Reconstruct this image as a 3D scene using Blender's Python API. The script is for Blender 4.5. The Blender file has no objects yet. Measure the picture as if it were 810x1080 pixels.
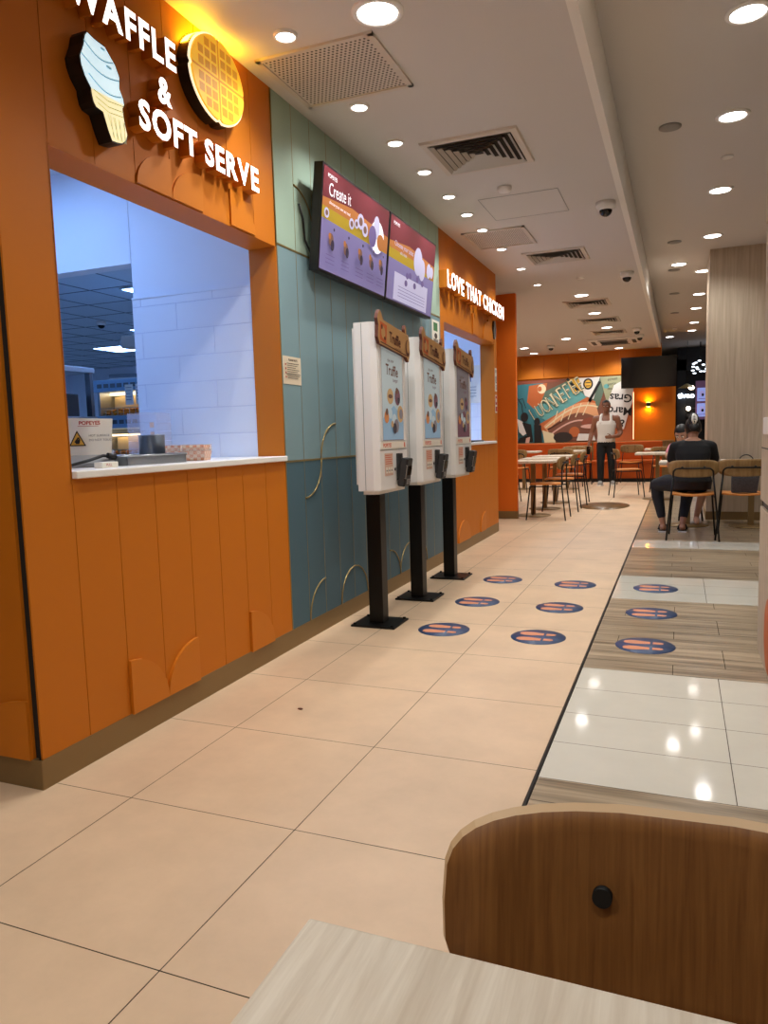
import bpy, bmesh, math, random
from mathutils import Vector, Matrix, Euler
random.seed(7)
PI = math.pi
scn = bpy.context.scene
COL = scn.collection

# ------------------------------------------------------------------ materials
def lin(c):
    if isinstance(c, str):
        c = c.lstrip('#'); c = tuple(int(c[i:i+2], 16) for i in (0, 2, 4))
    return tuple(((v/255)/12.92 if v/255 <= .04045 else ((v/255+.055)/1.055)**2.4) for v in c)

MATS = {}
def M(name, col='#808080', rough=.5, metal=0., emit=None, es=0., spec=.5, alpha=1., trans=0., noise=None, bump=None):
    """plain principled; noise=(scale xyz, amount) varies the value; bump=(scale,strength)"""
    if name in MATS: return name
    m = bpy.data.materials.new(name); m.use_nodes = True
    nt = m.node_tree; b = nt.nodes['Principled BSDF']
    c = lin(col)
    b.inputs['Base Color'].default_value = (*c, 1)
    b.inputs['Roughness'].default_value = rough
    b.inputs['Metallic'].default_value = metal
    b.inputs['Specular IOR Level'].default_value = spec
    b.inputs['Alpha'].default_value = alpha
    b.inputs['Transmission Weight'].default_value = trans
    if emit is not None:
        b.inputs['Emission Color'].default_value = (*lin(emit), 1)
        b.inputs['Emission Strength'].default_value = es
    if noise or bump:
        tc = nt.nodes.new('ShaderNodeTexCoord')
    if noise:
        mp = nt.nodes.new('ShaderNodeMapping'); mp.inputs['Scale'].default_value = noise[0]
        nz = nt.nodes.new('ShaderNodeTexNoise'); nz.inputs['Scale'].default_value = 1; nz.inputs['Detail'].default_value = 6
        nz.inputs['Roughness'].default_value = .65
        mr = nt.nodes.new('ShaderNodeMapRange'); a = noise[1]
        mr.inputs['From Min'].default_value = .3; mr.inputs['From Max'].default_value = .7
        mr.inputs['To Min'].default_value = 1-a; mr.inputs['To Max'].default_value = 1+a
        mx = nt.nodes.new('ShaderNodeVectorMath'); mx.operation = 'SCALE'
        mx.inputs[0].default_value = c
        nt.links.new(tc.outputs['Object'], mp.inputs[0]); nt.links.new(mp.outputs[0], nz.inputs[0])
        nt.links.new(nz.outputs['Fac'], mr.inputs[0]); nt.links.new(mr.outputs[0], mx.inputs['Scale'])
        nt.links.new(mx.outputs[0], b.inputs['Base Color'])
    if bump:
        nb = nt.nodes.new('ShaderNodeTexNoise'); nb.inputs['Scale'].default_value = bump[0]
        bp = nt.nodes.new('ShaderNodeBump'); bp.inputs['Strength'].default_value = bump[1]; bp.inputs['Distance'].default_value = .01
        nt.links.new(tc.outputs['Object'], nb.inputs[0]); nt.links.new(nb.outputs['Fac'], bp.inputs['Height'])
        nt.links.new(bp.outputs[0], b.inputs['Normal'])
    MATS[name] = m
    return name

def wood(name, light, dark, scale=(60, 3, 3), rough=.5, plank=None, spec=.4):
    """wood grain: noise stretched along one axis, optional per-plank shift in y"""
    m = bpy.data.materials.new(name); m.use_nodes = True
    nt = m.node_tree; b = nt.nodes['Principled BSDF']; N = nt.nodes.new; Lk = nt.links.new
    tc = N('ShaderNodeTexCoord'); mp = N('ShaderNodeMapping'); mp.inputs['Scale'].default_value = scale
    vec = tc.outputs['Object']
    if plank:
        sp = N('ShaderNodeSeparateXYZ'); Lk(vec, sp.inputs[0])
        d = N('ShaderNodeMath'); d.operation = 'DIVIDE'; d.inputs[1].default_value = plank; Lk(sp.outputs['Y'], d.inputs[0])
        f = N('ShaderNodeMath'); f.operation = 'FLOOR'; Lk(d.outputs[0], f.inputs[0])
        wn = N('ShaderNodeTexWhiteNoise'); wn.noise_dimensions = '1D'; Lk(f.outputs[0], wn.inputs['W'])
        sc = N('ShaderNodeVectorMath'); sc.operation = 'SCALE'; sc.inputs['Scale'].default_value = 9; Lk(wn.outputs['Color'], sc.inputs[0])
        ad = N('ShaderNodeVectorMath'); ad.operation = 'ADD'; Lk(vec, ad.inputs[0]); Lk(sc.outputs[0], ad.inputs[1]); vec = ad.outputs[0]
    Lk(vec, mp.inputs[0])
    nz = N('ShaderNodeTexNoise'); nz.inputs['Scale'].default_value = 1; nz.inputs['Detail'].default_value = 8; nz.inputs['Roughness'].default_value = .6
    nz.inputs['Distortion'].default_value = .4
    Lk(mp.outputs[0], nz.inputs[0])
    cr = N('ShaderNodeValToRGB'); cr.color_ramp.elements[0].position = .3; cr.color_ramp.elements[1].position = .7
    cr.color_ramp.elements[0].color = (*lin(dark), 1); cr.color_ramp.elements[1].color = (*lin(light), 1)
    Lk(nz.outputs['Fac'], cr.inputs[0])
    out = cr.outputs[0]
    if plank:
        mr = N('ShaderNodeMapRange'); mr.inputs['To Min'].default_value = .82; mr.inputs['To Max'].default_value = 1.12
        Lk(wn.outputs['Value'], mr.inputs[0])
        mx = N('ShaderNodeVectorMath'); mx.operation = 'SCALE'; Lk(out, mx.inputs[0]); Lk(mr.outputs[0], mx.inputs['Scale']); out = mx.outputs[0]
    Lk(out, b.inputs['Base Color'])
    b.inputs['Roughness'].default_value = rough; b.inputs['Specular IOR Level'].default_value = spec
    MATS[name] = m
    return name

# ------------------------------------------------------------------ mesh builder
class MB:
    def __init__(s): s.bm = bmesh.new(); s.slots = []
    def mi(s, m):
        if m not in s.slots: s.slots.append(m)
        return s.slots.index(m)
    def face(s, pts, m, smooth=False):
        vs = [s.bm.verts.new(p) for p in pts]
        try: f = s.bm.faces.new(vs)
        except ValueError: return None
        f.material_index = s.mi(m); f.smooth = smooth
        return f
    def box(s, x0, x1, y0, y1, z0, z1, m, bev=0, mat=None):
        r = bmesh.ops.create_cube(s.bm, size=1)['verts']
        T = Matrix.Translation(((x0+x1)/2, (y0+y1)/2, (z0+z1)/2)) @ Matrix.Diagonal((abs(x1-x0), abs(y1-y0), abs(z1-z0), 1))
        bmesh.ops.transform(s.bm, matrix=T, verts=r)
        fs = {f for v in r for f in v.link_faces}
        if bev:
            es = {e for f in fs for e in f.edges}
            g = bmesh.ops.bevel(s.bm, geom=list(es), offset=bev, segments=2, affect='EDGES', profile=.5)
            fs = set(g['faces']) | {f for f in fs if f.is_valid}
            r = list({v for f in fs for v in f.verts})
        i = s.mi(m)
        for f in fs: f.material_index = i
        if mat is not None: bmesh.ops.transform(s.bm, matrix=mat, verts=r)
        return r
    def cyl(s, p0, p1, r0, m, r1=None, seg=16, caps=True, smooth=True):
        p0, p1 = Vector(p0), Vector(p1); r1 = r0 if r1 is None else r1
        d = (p1-p0).normalized(); a = d.orthogonal().normalized(); b = d.cross(a)
        A = [s.bm.verts.new(p0+r0*(math.cos(t)*a+math.sin(t)*b)) for t in [2*PI*k/seg for k in range(seg)]]
        B = [s.bm.verts.new(p1+r1*(math.cos(t)*a+math.sin(t)*b)) for t in [2*PI*k/seg for k in range(seg)]]
        i = s.mi(m)
        for k in range(seg):
            f = s.bm.faces.new((A[k], A[(k+1) % seg], B[(k+1) % seg], B[k])); f.material_index = i; f.smooth = smooth
        if caps:
            f = s.bm.faces.new(A[::-1]); f.material_index = i
            f = s.bm.faces.new(B); f.material_index = i
    def lathe(s, prof, m, c=(0, 0, 0), seg=20, mats=None):
        """profile of (r,z), spun round z"""
        rings = []
        for r, z in prof:
            if r < 1e-5: rings.append([s.bm.verts.new((c[0], c[1], c[2]+z))])
            else: rings.append([s.bm.verts.new((c[0]+r*math.cos(2*PI*k/seg), c[1]+r*math.sin(2*PI*k/seg), c[2]+z)) for k in range(seg)])
        for j in range(len(rings)-1):
            a, b = rings[j], rings[j+1]; i = s.mi(mats[j] if mats else m)
            for k in range(seg):
                q = [a[k % len(a)], a[(k+1) % len(a)], b[(k+1) % len(b)], b[k % len(b)]]
                u = []
                for v in q:
                    if v not in u: u.append(v)
                if len(u) > 2:
                    f = s.bm.faces.new(u); f.material_index = i; f.smooth = True
    def tube(s, pts, r, m, seg=8, closed=False, rs=None):
        pts = [Vector(p) for p in pts]; n = len(pts); i = s.mi(m); prev = None; a = None
        rings = []
        for k, p in enumerate(pts):
            t = (pts[min(k+1, n-1)]-pts[max(k-1, 0)]) if not closed else (pts[(k+1) % n]-pts[k-1])
            t.normalize()
            if a is None: a = t.orthogonal().normalized()
            a = (a-t*a.dot(t)).normalized(); b = t.cross(a)
            rr = rs[k] if rs else r
            rings.append([s.bm.verts.new(p+rr*(math.cos(2*PI*q/seg)*a+math.sin(2*PI*q/seg)*b)) for q in range(seg)])
        for k in range(n if closed else n-1):
            A, B = rings[k], rings[(k+1) % n]
            for q in range(seg):
                f = s.bm.faces.new((A[q], A[(q+1) % seg], B[(q+1) % seg], B[q])); f.material_index = i; f.smooth = True
        if not closed:
            f = s.bm.faces.new(rings[0][::-1]); f.material_index = i
            f = s.bm.faces.new(rings[-1]); f.material_index = i
    def prism(s, poly, d0, d1, fr, m, mside=None):
        """poly in 2D; fr=(origin,u,v,n); extruded from d0 to d1 along n; m on the d1 face"""
        o, u, v, n = [Vector(q) for q in fr]
        A = [s.bm.verts.new(o+u*p[0]+v*p[1]+n*d0) for p in poly]; B = [s.bm.verts.new(o+u*p[0]+v*p[1]+n*d1) for p in poly]
        k = len(poly); i = s.mi(mside or m)
        f = s.bm.faces.new(A[::-1]); f.material_index = i
        f = s.bm.faces.new(B); f.material_index = s.mi(m)
        for q in range(k):
            f = s.bm.faces.new((A[q], A[(q+1) % k], B[(q+1) % k], B[q])); f.material_index = i
    def sphere(s, c, r, m, sc=(1, 1, 1), u=14, v=10, mat=None):
        g = bmesh.ops.create_uvsphere(s.bm, u_segments=u, v_segments=v, radius=r)['verts']
        T = Matrix.Translation(c) @ (mat or Matrix.Identity(4)) @ Matrix.Diagonal((*sc, 1))
        bmesh.ops.transform(s.bm, matrix=T, verts=g); i = s.mi(m)
        for f in {f for w in g for f in w.link_faces}: f.material_index = i; f.smooth = True
        return g
    def text(s, txt, fr, size, m, d0=.0005, d1=None, mside=None, bold=0., align='LEFT', sx=1., space=1.):
        """flat (d1 None) or extruded lettering in frame fr"""
        cu = bpy.data.curves.new('t', 'FONT'); cu.body = txt; cu.size = size; cu.offset = bold*size; cu.align_x = align
        cu.space_character = space; cu.resolution_u = 3
        if d1 is not None: cu.extrude = (d1-d0)/2
        ob = bpy.data.objects.new('t', cu); COL.objects.link(ob)
        dg = bpy.context.evaluated_depsgraph_get(); me = bpy.data.meshes.new_from_object(ob.evaluated_get(dg))
        o, u, v, n = [Vector(q) for q in fr]
        mid = d0 if d1 is None else (d0+d1)/2
        vs = [s.bm.verts.new(o+u*(p.co.x*sx)+v*p.co.y+n*(p.co.z+mid)) for p in me.vertices]
        for p in me.polygons:
            try: f = s.bm.faces.new([vs[k] for k in p.vertices])
            except ValueError: continue
            f.material_index = s.mi(m if (d1 is None or p.normal.z > .5) else (mside or m))
        w = max([p.co.x for p in me.vertices] or [0])*sx
        bpy.data.objects.remove(ob); bpy.data.curves.remove(cu); bpy.data.meshes.remove(me)
        return w
    def xf(s, mat): bmesh.ops.transform(s.bm, matrix=mat, verts=s.bm.verts[:])
    def build(s, name, parent=None, world=False, recalc=True):
        if recalc: bmesh.ops.recalc_face_normals(s.bm, faces=s.bm.faces[:])
        if world and parent is not None:
            off = Vector((0, 0, 0)); p = parent
            while p is not None: off += p.location; p = p.parent
            bmesh.ops.translate(s.bm, verts=s.bm.verts[:], vec=-off)
        me = bpy.data.meshes.new(name); s.bm.to_mesh(me); s.bm.free()
        for m in s.slots: me.materials.append(MATS[m])
        ob = bpy.data.objects.new(name, me); COL.objects.link(ob)
        if parent is not None: ob.parent = parent
        return ob

def thing(name, label, cat, loc=(0, 0, 0), rz=0, group=None):
    o = bpy.data.objects.new(name, None); COL.objects.link(o); o.location = loc; o.rotation_euler = (0, 0, rz)
    o.empty_display_size = .1
    o['label'] = label; o['category'] = cat
    if group: o['group'] = group
    return o
def tag(o, label, cat, group=None):
    o['label'] = label; o['category'] = cat
    if group: o['group'] = group
    return o
def struct(name, mb):
    o = mb.build(name); o['kind'] = 'structure'; return o
def dup(root, loc, rz=0, label=None, group=None):
    r = root.copy(); COL.objects.link(r); r.location = loc; r.rotation_euler = (0, 0, rz)
    if label: r['label'] = label
    if group: r['group'] = group
    for ch in list(root.children):
        c = ch.copy(); COL.objects.link(c); c.parent = r
        for g in list(ch.children):
            d = g.copy(); COL.objects.link(d); d.parent = c
    return r

def ell(cx, cy, rx, ry, n=24, a0=0, a1=2*PI):
    full = abs(a1-a0-2*PI) < 1e-6
    return [(cx+rx*math.cos(a0+(a1-a0)*k/(n if full else n-1)), cy+ry*math.sin(a0+(a1-a0)*k/(n if full else n-1))) for k in range(n)]
def rot2(p, c, a): 
    return [(c[0]+(x-c[0])*math.cos(a)-(y-c[1])*math.sin(a), c[1]+(x-c[0])*math.sin(a)+(y-c[1])*math.cos(a)) for x, y in p]
class Canvas:
    """flat printed picture: layered coloured shapes on one mesh"""
    def __init__(s, mb, o, u, v, n, step=.0004): s.mb = mb; s.fr = [Vector(o), Vector(u), Vector(v), Vector(n)]; s.k = 1; s.step = step
    def P(s, x, y): return s.fr[0]+s.fr[1]*x+s.fr[2]*y+s.fr[3]*(s.k*s.step)
    def poly(s, pts, m): s.mb.face([s.P(*p) for p in pts], m); s.k += 1
    def rect(s, x0, y0, x1, y1, m): s.poly([(x0, y0), (x1, y0), (x1, y1), (x0, y1)], m)
    def ell(s, cx, cy, rx, ry, m, n=20, a=0): s.poly(rot2(ell(cx, cy, rx, ry, n), (cx, cy), a), m)
    def line(s, pts, w, m):
        for (x0, y0), (x1, y1) in zip(pts, pts[1:]):
            l = math.hypot(x1-x0, y1-y0) or 1; nx, ny = -(y1-y0)/l*w/2, (x1-x0)/l*w/2
            s.mb.face([s.P(x0+nx, y0+ny), s.P(x0-nx, y0-ny), s.P(x1-nx, y1-ny), s.P(x1+nx, y1+ny)], m)
        s.k += 1
    def text(s, t, x, y, size, m, a=0, bold=0., align='LEFT', sx=1., space=1.):
        o, u, v, n = s.fr; c, q = math.cos(a), math.sin(a)
        w = s.mb.text(t, (s.P(x, y), u*c+v*q, v*c-u*q, n), size, m, d0=0, bold=bold, align=align, sx=sx, space=space); s.k += 1
        return w

# ------------------------------------------------------------------ palette
M('orange', '#c67012', .55, spec=.3); M('orange_relief', '#ca7414', .5, spec=.35); M('orange_red', '#e87018', .55, spec=.3); M('bench_orange', '#b8500e', .5, spec=.35)
M('joint', '#1a120c', .8); M('teal_dark', '#4a6672', .5, spec=.3); M('teal', '#7c969c', .5, spec=.3); M('mint', '#a2b8a6', .5, spec=.3)
M('brass', '#a08a58', .35, .7); M('kick', '#8a7048', .45, .4)
M('ceiling_paint', '#d4cfcb', .9, spec=.2); M('white_paint', '#ece8e2', .7, spec=.3)
M('white_gloss', '#f2f0ea', .3); M('white_plastic', '#ece9e6', .4); M('cream', '#e8ddcb', .5)
M('black', '#0e0d0d', .5); M('black_metal', '#141312', .4, .5); M('black_gloss', '#050506', .12); M('dark_grey', '#2c2c2e', .5)
M('grey', '#8d8c8a', .5); M('steel', '#aab0b6', .3, .9); M('dark_steel', '#6a7078', .35, .8); M('aluminium', '#b9b3ab', .45, .5)
M('grout', '#4a3d30', .9); M('grout_light', '#7d7467', .9)
M('kitchen_white', '#e8ecf6', .6); M('kitchen_tile', '#dfe3f2', .25); M('kitchen_ceiling', '#d4dce4', .8); M('kitchen_floor', '#b4b0aa', .6)
M('lamp_white', '#ffffff', .5, emit='#fff8f0', es=14.); M('spot_white', '#ffffff', .5, emit='#fff8f0', es=14.)
M('kitchen_lamp', '#ffffff', .5, emit='#8ab8ff', es=16.); M('letter_white', '#ffffff', .4, emit='#fff6ee', es=2.2)
M('tile_beige', '#d6b898', .42, spec=.35, noise=((2.2, 2.2, 2.2), .11)); M('tile_white', '#d2ccbd', .07, spec=.45, noise=((5, 5, 5), .03))
wood('floor_wood', '#bca688', '#655540', (1.3, 24, 3), .3, plank=.1545)
wood('pillar_wood', '#cdbca5', '#b3a08a', (34, 34, 1.4), .55)
wood('table_wood', '#e2d5c2', '#c6b49d', (90, 5, 6), .5)
wood('chair_wood', '#9a6632', '#7c4d22', (190, 40, 5), .5)
wood('seat_wood', '#c58b50', '#a66c38', (40, 6, 6), .45)
wood('far_wood', '#a58252', '#86653b', (40, 6, 6), .5)
M('seat_orange', '#dd8836', .5)
M('skin', '#b07e62', .5); M('skin_man', '#8a5a42', .5); M('skin_face', '#c99a80', .5); M('hair', '#120e0d', .45); M('shirt_white', '#e6e2dc', .8); M('cloth_black', '#0d0c0e', .85)
M('legging', '#15151d', .8); M('pink', '#d88a98', .8); M('shoe_grey', '#9b9792', .7); M('eye_white', '#e8e4de', .4); M('lip', '#8a4a42', .5)

# ------------------------------------------------------------------ room constants
WX = -1.942; CZ = 2.90; RZ = 3.22; EX = -.428
P = .212
# ---- floor
mb = MB()
mb.box(-8, EX-.004, -3, 18, -.12, -.004, 'grout')
xs = [-7.626+.6*k for k in range(11)] + [-1.0292, EX-.006]
ys = [1.170+.6*k for k in range(-7, 29)]
g = .0014
for x0, x1 in zip(xs, xs[1:]):
    for y0, y1 in zip(ys, ys[1:]):
        mb.face([(x0+g, y0+g, 0), (x1-g, y0+g, 0), (x1-g, y1-g, 0), (x0+g, y1-g, 0)], 'tile_beige')
struct('floor', mb)
mb = MB()
mb.box(EX+.004, 5, -3, 24, -.12, -.004, 'grout')
def strip(y0, y1, kind, n, joints):
    h = (y1-y0)/n
    for k in range(n):
        a, b = y0+h*k, y0+h*(k+1)
        js = [EX+.006]+[j for j in joints[k % len(joints)]]+[5]
        for x0, x1 in zip(js, js[1:]):
            mb.face([(x0+g, a+g, 0), (x1-g, a+g, 0), (x1-g, b-g, 0), (x0+g, b-g, 0)], kind)
strip(-3, 2.325, 'floor_wood', 34, [(.5, 1.7), (-.1, 1.1), (.9,)])
strip(2.325, 3.524, 'tile_white', 4, [(.172, 1.37)])
strip(3.524, 5.07, 'floor_wood', 10, [(-.02, 1.1), (.21, 1.5), (.21, 1.4), (-.3, .8)])
strip(5.07, 5.90, 'tile_white', 3, [(.172, 1.37)])
strip(5.90, 7.36, 'floor_wood', 9, [(-.05, 1.1), (.55, 1.5), (.1, 1.4)])
strip(7.36, 7.86, 'tile_white', 2, [(.172, 1.37)])
strip(7.86, 23.9, 'floor_wood', 104, [(-.05, 1.1), (.55, 1.5), (.1, 1.4), (-.2, .7)])
struct('floor', mb)
mb = MB(); mb.box(EX-.004, EX+.003, -3, 18, -.02, .0012, 'black_metal'); struct('trim_1', mb)

# ---- ceilings, soffit
mb = MB(); mb.box(-8, -.42, -3, 17.5, CZ, CZ+.12, 'ceiling_paint'); struct('ceiling', mb)
mb = MB(); mb.box(-.42, 5, -3, 24, RZ, RZ+.12, 'ceiling_paint'); mb.box(-.7, -.42, 17.5, 24, RZ, RZ+.12, 'ceiling_paint'); struct('ceiling', mb)
mb = MB(); mb.box(-.46, -.415, -3, 17.5, CZ-.002, RZ+.002, 'white_paint'); struct('trim_2', mb)

# ---- left shop front
def planks(mb, y0, y1, z0, z1, m, t=.008, bounds=None, x=WX):
    """vertical boards on the wall face with thin dark joints"""
    mb.box(x-.014, x-.0075, y0, y1, z0, z1, 'joint')
    b = [y0]+[q for q in (bounds or []) if y0+.02 < q < y1-.02]+[y1]
    for a, c in zip(b, b[1:]):
        mb.box(x-.008, x, a+.0016, c-.0016, z0, z1, m)
def quarter(y, z, w, h, rising=True, n=10):
    """quarter-round raised board: polygon in (y,z) from the foot z"""
    if rising: return [(y+w, z), (y+w, z+h)]+[(y+w-w*math.sin(t), z+h*math.cos(t)) for t in [PI/2*k/n for k in range(1, n+1)]]
    return [(y, z), (y+w, z)]+[(y+w*math.cos(t), z+h*math.sin(t)) for t in [PI/2*k/n for k in range(1, n+1)]]
WF = ((WX, 0, 0), (0, 1, 0), (0, 0, 1), (1, 0, 0))       # wall frame: u=y, v=z
ob1 = [1.935+P*k for k in range(0, 8)]
mb = MB()
Y0 = 1.717
mb.box(WX-.16, WX-.014, Y0+.10, 1.935, .0, CZ, 'orange'); planks(mb, Y0+.004, 1.935, .10, CZ, 'orange')
mb.box(WX-.16, WX-.014, 1.935, 3.415, .0, 1.018, 'orange'); planks(mb, 1.935, 3.415, .10, 1.018, 'orange', bounds=ob1)
mb.box(WX-.16, WX-.014, 1.935, 3.415, 2.125, CZ, 'orange'); planks(mb, 1.935, 3.415, 2.125, CZ, 'orange', bounds=ob1)
mb.box(WX-.16, WX, 1.935, 3.411, 2.12, 2.126, 'orange')
mb.box(WX-.16, WX, 3.405, 3.416, 1.0, CZ-.002, 'orange')
mb.box(WX-.16, WX, 1.93, 1.937, 1.0, 2.13, 'orange')
# end return that faces the table: dark gap, then a board
mb.box(-3.6, WX-.012, Y0+.012, Y0+.10, .0, CZ, 'joint')
mb.box(-3.6, WX-.036, Y0, Y0+.012, .10, CZ, 'orange')
# raised quarter-rounds
for y, z, h, ri in ((2.147, .10, .21, False), (2.359, .10, .19, True), (2.995, .10, .20, False)):
    mb.prism(quarter(y, z, P, h, ri), 0, .014, WF, 'orange_relief')
for y, z, h, ri in ((2.359, 2.126, .15, True), (2.571, 2.126, .15, True), (2.995, 2.126, .16, False)):
    mb.prism(quarter(y, z, P-.003, h, ri), 0, .009, WF, 'orange_relief')
mb.prism([(x, z) for x, z in quarter(-2.26, .10, .28, .2, True)], 0, .012, ((0, Y0, 0), (1, 0, 0), (0, 0, 1), (0, -1, 0)), 'orange_relief')
# teal and mint boards
B0, B1 = 3.416, 6.205
tb = [3.415+.2085*k for k in range(0, 14)]
mb.box(WX-.16, WX-.014, B0, B1, 0, CZ, 'joint')
planks(mb, B0, B1, .10, 1.008, 'teal_dark', bounds=tb); planks(mb, B0, B1, 1.018, 2.135, 'teal', bounds=tb); planks(mb, B0, B1, 2.145, CZ, 'mint', bounds=tb)
# second orange bay round the other service window
ob2 = [6.205+.2105*k for k in range(0, 11)]; E1 = 8.31
mb.box(WX-.16, WX-.014, B1, 6.31, 0, CZ, 'orange'); mb.box(WX-.16, WX-.014, 8.2, E1, 0, CZ, 'orange')
mb.box(WX-.16, WX-.014, 6.31, 8.2, 0, 1.018, 'orange'); mb.box(WX-.16, WX-.014, 6.31, 8.2, 2.125, CZ, 'orange')
planks(mb, B1, E1, .10, 1.018, 'orange', bounds=ob2); planks(mb, B1, E1, 2.125, CZ, 'orange', bounds=ob2)
planks(mb, B1, 6.31, 1.018, 2.125, 'orange'); planks(mb, 8.2, E1, 1.018, 2.125, 'orange')
mb.box(WX-.16, WX, 6.31, 8.2, 2.12, 2.126, 'orange'); mb.box(WX-.16, WX, 8.196, 8.202, 1.0, 2.126, 'orange'); mb.box(WX-.16, WX, 6.308, 6.314, 1.0, 2.126, 'orange')
mb.box(WX-.9, WX-.01, E1-.09, E1, 0, CZ, 'orange')
for y, z, h, ri in ((6.626, .10, .2, True), (6.836, .10, .2, False), (7.47, .10, .2, True), (7.26, 2.126, .2, False), (7.68, 2.126, .2, True), (7.89, 2.126, .22, False)):
    mb.prism(quarter(y, z, .21, h, ri), 0, .014, WF, 'orange_relief')
struct('wall_left', mb)
mb = MB(); mb.box(-3.55, WX+.002, Y0-.004, Y0+.02, 0, .101, 'kick'); mb.box(WX-.02, WX+.003, Y0, E1, 0, .101, 'kick')
mb.box(WX-.3, WX-.02, E1-.02, E1+.003, 0, .101, 'kick'); struct('baseboard_left', mb)
# brass inlay lines and arcs on the teal boards
mb = MB()
for z in (1.013, 2.14): mb.box(WX-.01, WX+.002, B0, B1, z-.005, z+.005, 'brass')
mb.box(WX-.01, WX+.002, B0-.004, B0+.004, .1, CZ, 'brass')
for y in tb[1:-1]: mb.box(WX-.01, WX+.0005, y-.0022, y+.0022, .1, CZ, 'brass')
def arc(cy, cz, r, a0, a1, rz=None):
    n = 10; mb.tube([(WX+.002, cy+r*math.cos(a0+(a1-a0)*k/n), cz+(rz or r)*math.sin(a0+(a1-a0)*k/n)) for k in range(n+1)], .0045, 'brass', 6)
W = .2085; t_ = lambda k: 3.415+W*k
arc(t_(1), 1.01, W, -PI/2, 0); arc(t_(3), 1.01, W, PI, PI/2)
arc(t_(1), 2.28, W, PI/2, 0)
arc(t_(2), .1, W, PI, PI/2); arc(t_(4), .1, W, PI, 0); arc(t_(7), .1, W, PI/2, 0); arc(t_(9), .1, W, PI, PI/2)
arc(t_(10), .1, W, PI/2, 0); arc(t_(9), 2.14, W, PI, PI/2)
struct('trim_3', mb)

# ---- partition column beyond, left dining walls, back wall, right side
mb = MB(); mb.box(-5.5, -1.975, 9.53, 9.60, .1, CZ, 'orange_red'); mb.box(-5.5, -1.972, 9.525, 9.605, 0, .1, 'kick'); struct('wall_partition', mb)
mb = MB(); mb.box(-8.1, -8, -3, 1.8, 0, CZ, 'orange'); mb.box(-8.1, -8, 12.4, 17.6, 0, CZ, 'orange'); struct('wall_west', mb)
mb = MB()
mb.box(-8, -.40, 17.5, 17.62, 0, CZ+.1, 'orange'); mb.box(-.40, -.10, 17.5, 17.62, 0, 2.58, 'orange')
bx = [-8+.56*k for k in range(15)]
for a, c in zip(bx, bx[1:]):
    if a < -.9: mb.box(a+.004, min(c, -.95)-.004, 17.47, 17.5, 2.36, CZ, 'orange')
struct('wall_back', mb)
mb = MB(); mb.box(-8, 5, -3.1, -3, 0, RZ, 'white_paint'); struct('wall_south', mb)
mb = MB(); mb.box(5, 5.1, -3, 24, 0, RZ, 'pillar_wood'); struct('wall_east', mb)
mb = MB()
X = .378
mb.box(X, X+.30, 1.2, 4.10, 0, .73, 'pillar_wood'); mb.box(X+.012, X+.30, 1.2, 4.09, .73, .765, 'dark_grey')
mb.box(X, X+.30, 1.2, 4.10, .765, 2.06, 'pillar_wood'); mb.box(X+.02, X+.30, 1.2, 4.08, 2.06, 2.10, 'dark_grey')
mb.box(X-.004, X+.30, 1.2, 4.10, 2.10, RZ, 'pillar_wood')
mb.box(X-.001, X+.01, 1.2, 4.10, 1.02, 1.026, 'dark_grey')
struct('wall_right', mb)
mb = MB()
mb.box(.305, 1.9, 9.757, 10.75, .1, RZ, 'pillar_wood'); mb.box(.300, 1.9, 9.752, 10.755, 0, .1, 'kick')
struct('wall_pillar', mb)

M('decal_orange', '#c8602a', .5)
mb = MB(); mb.prism(ell(3.62, .185, .17, .17, 32), 0, .0015, ((X, 0, 0), (0, 1, 0), (0, 0, 1), (-1, 0, 0)), 'decal_orange'); tag(mb.build('round_sticker'), 'round orange sticker low on the wood panel at the right edge', 'sticker')
mb = MB(); mb.box(X-.012, X, 3.5, 3.93, 1.09, 1.17, 'white_plastic', bev=.003); tag(mb.build('wall_plate'), 'small pale plate on the wood panel at the right edge', 'plate')
# ---- kitchen shell behind the service windows
mb = MB()
TY = 3.42
def tilewall(y, x0, x1, z1, xm):
    mb.box(x0, x1, y+.003, y+.10, 0, 2.72, 'kitchen_white')
    mb.box(x0, x1, y-.0085, y+.003, 1.03, 1.93, 'kitchen_tile')
    for k in range(7):
        z = 1.03+k*.1445
        off = (k % 2)*.24+.06
        xx = [x0]+[x0+off+.48*j for j in range(0, 20) if x0+.02 < x0+off+.48*j < x1-.02]+[x1]
        for a, c in zip(xx, xx[1:]): mb.box(a+.0008, c-.0008, y-.0105, y-.005, z+.001, min(z+.1435, 1.94), 'kitchen_tile', bev=.0015)
    mb.box(x0, x1, y-.014, y, 1.94, 1.95, 'kitchen_white')
tilewall(TY, -2.885, WX-.15, 1.9, 0)
mb.box(-6.0, -2.885, TY, TY+.10, 2.145, 2.72, 'kitchen_white')
tilewall(8.205, -4.6, WX-.16, 1.9, 0)
struct('wall_kitchen', mb)
mb = MB(); mb.box(-6.1, -6.0, 1.84, TY+.1, 0, 2.72, 'kitchen_white'); mb.box(-6.1, WX-.16, 1.822, 1.84, 0, 2.72, 'kitchen_white')
mb.box(-14.1, -14, TY, 12.3, 0, 2.72, 'kitchen_white'); mb.box(-14, -5.0, 12.2, 12.3, 0, 2.72, 'kitchen_white'); mb.box(-14, -6, TY, TY+.1, 0, 2.72, 'kitchen_white')
mb.box(-5.1, -5.0, 9.62, 12.3, 0, 2.72, 'kitchen_white'); mb.box(-5.1, -4.6, 9.4, 9.5, 0, 2.72, 'kitchen_white'); mb.box(-4.7, -4.6, 8.3, 9.5, 0, 2.72, 'kitchen_white'); mb.box(-5.1, -5.0, 9.4, 9.62, 0, 2.72, 'kitchen_white')
struct('wall_kitchen', mb)
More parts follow.
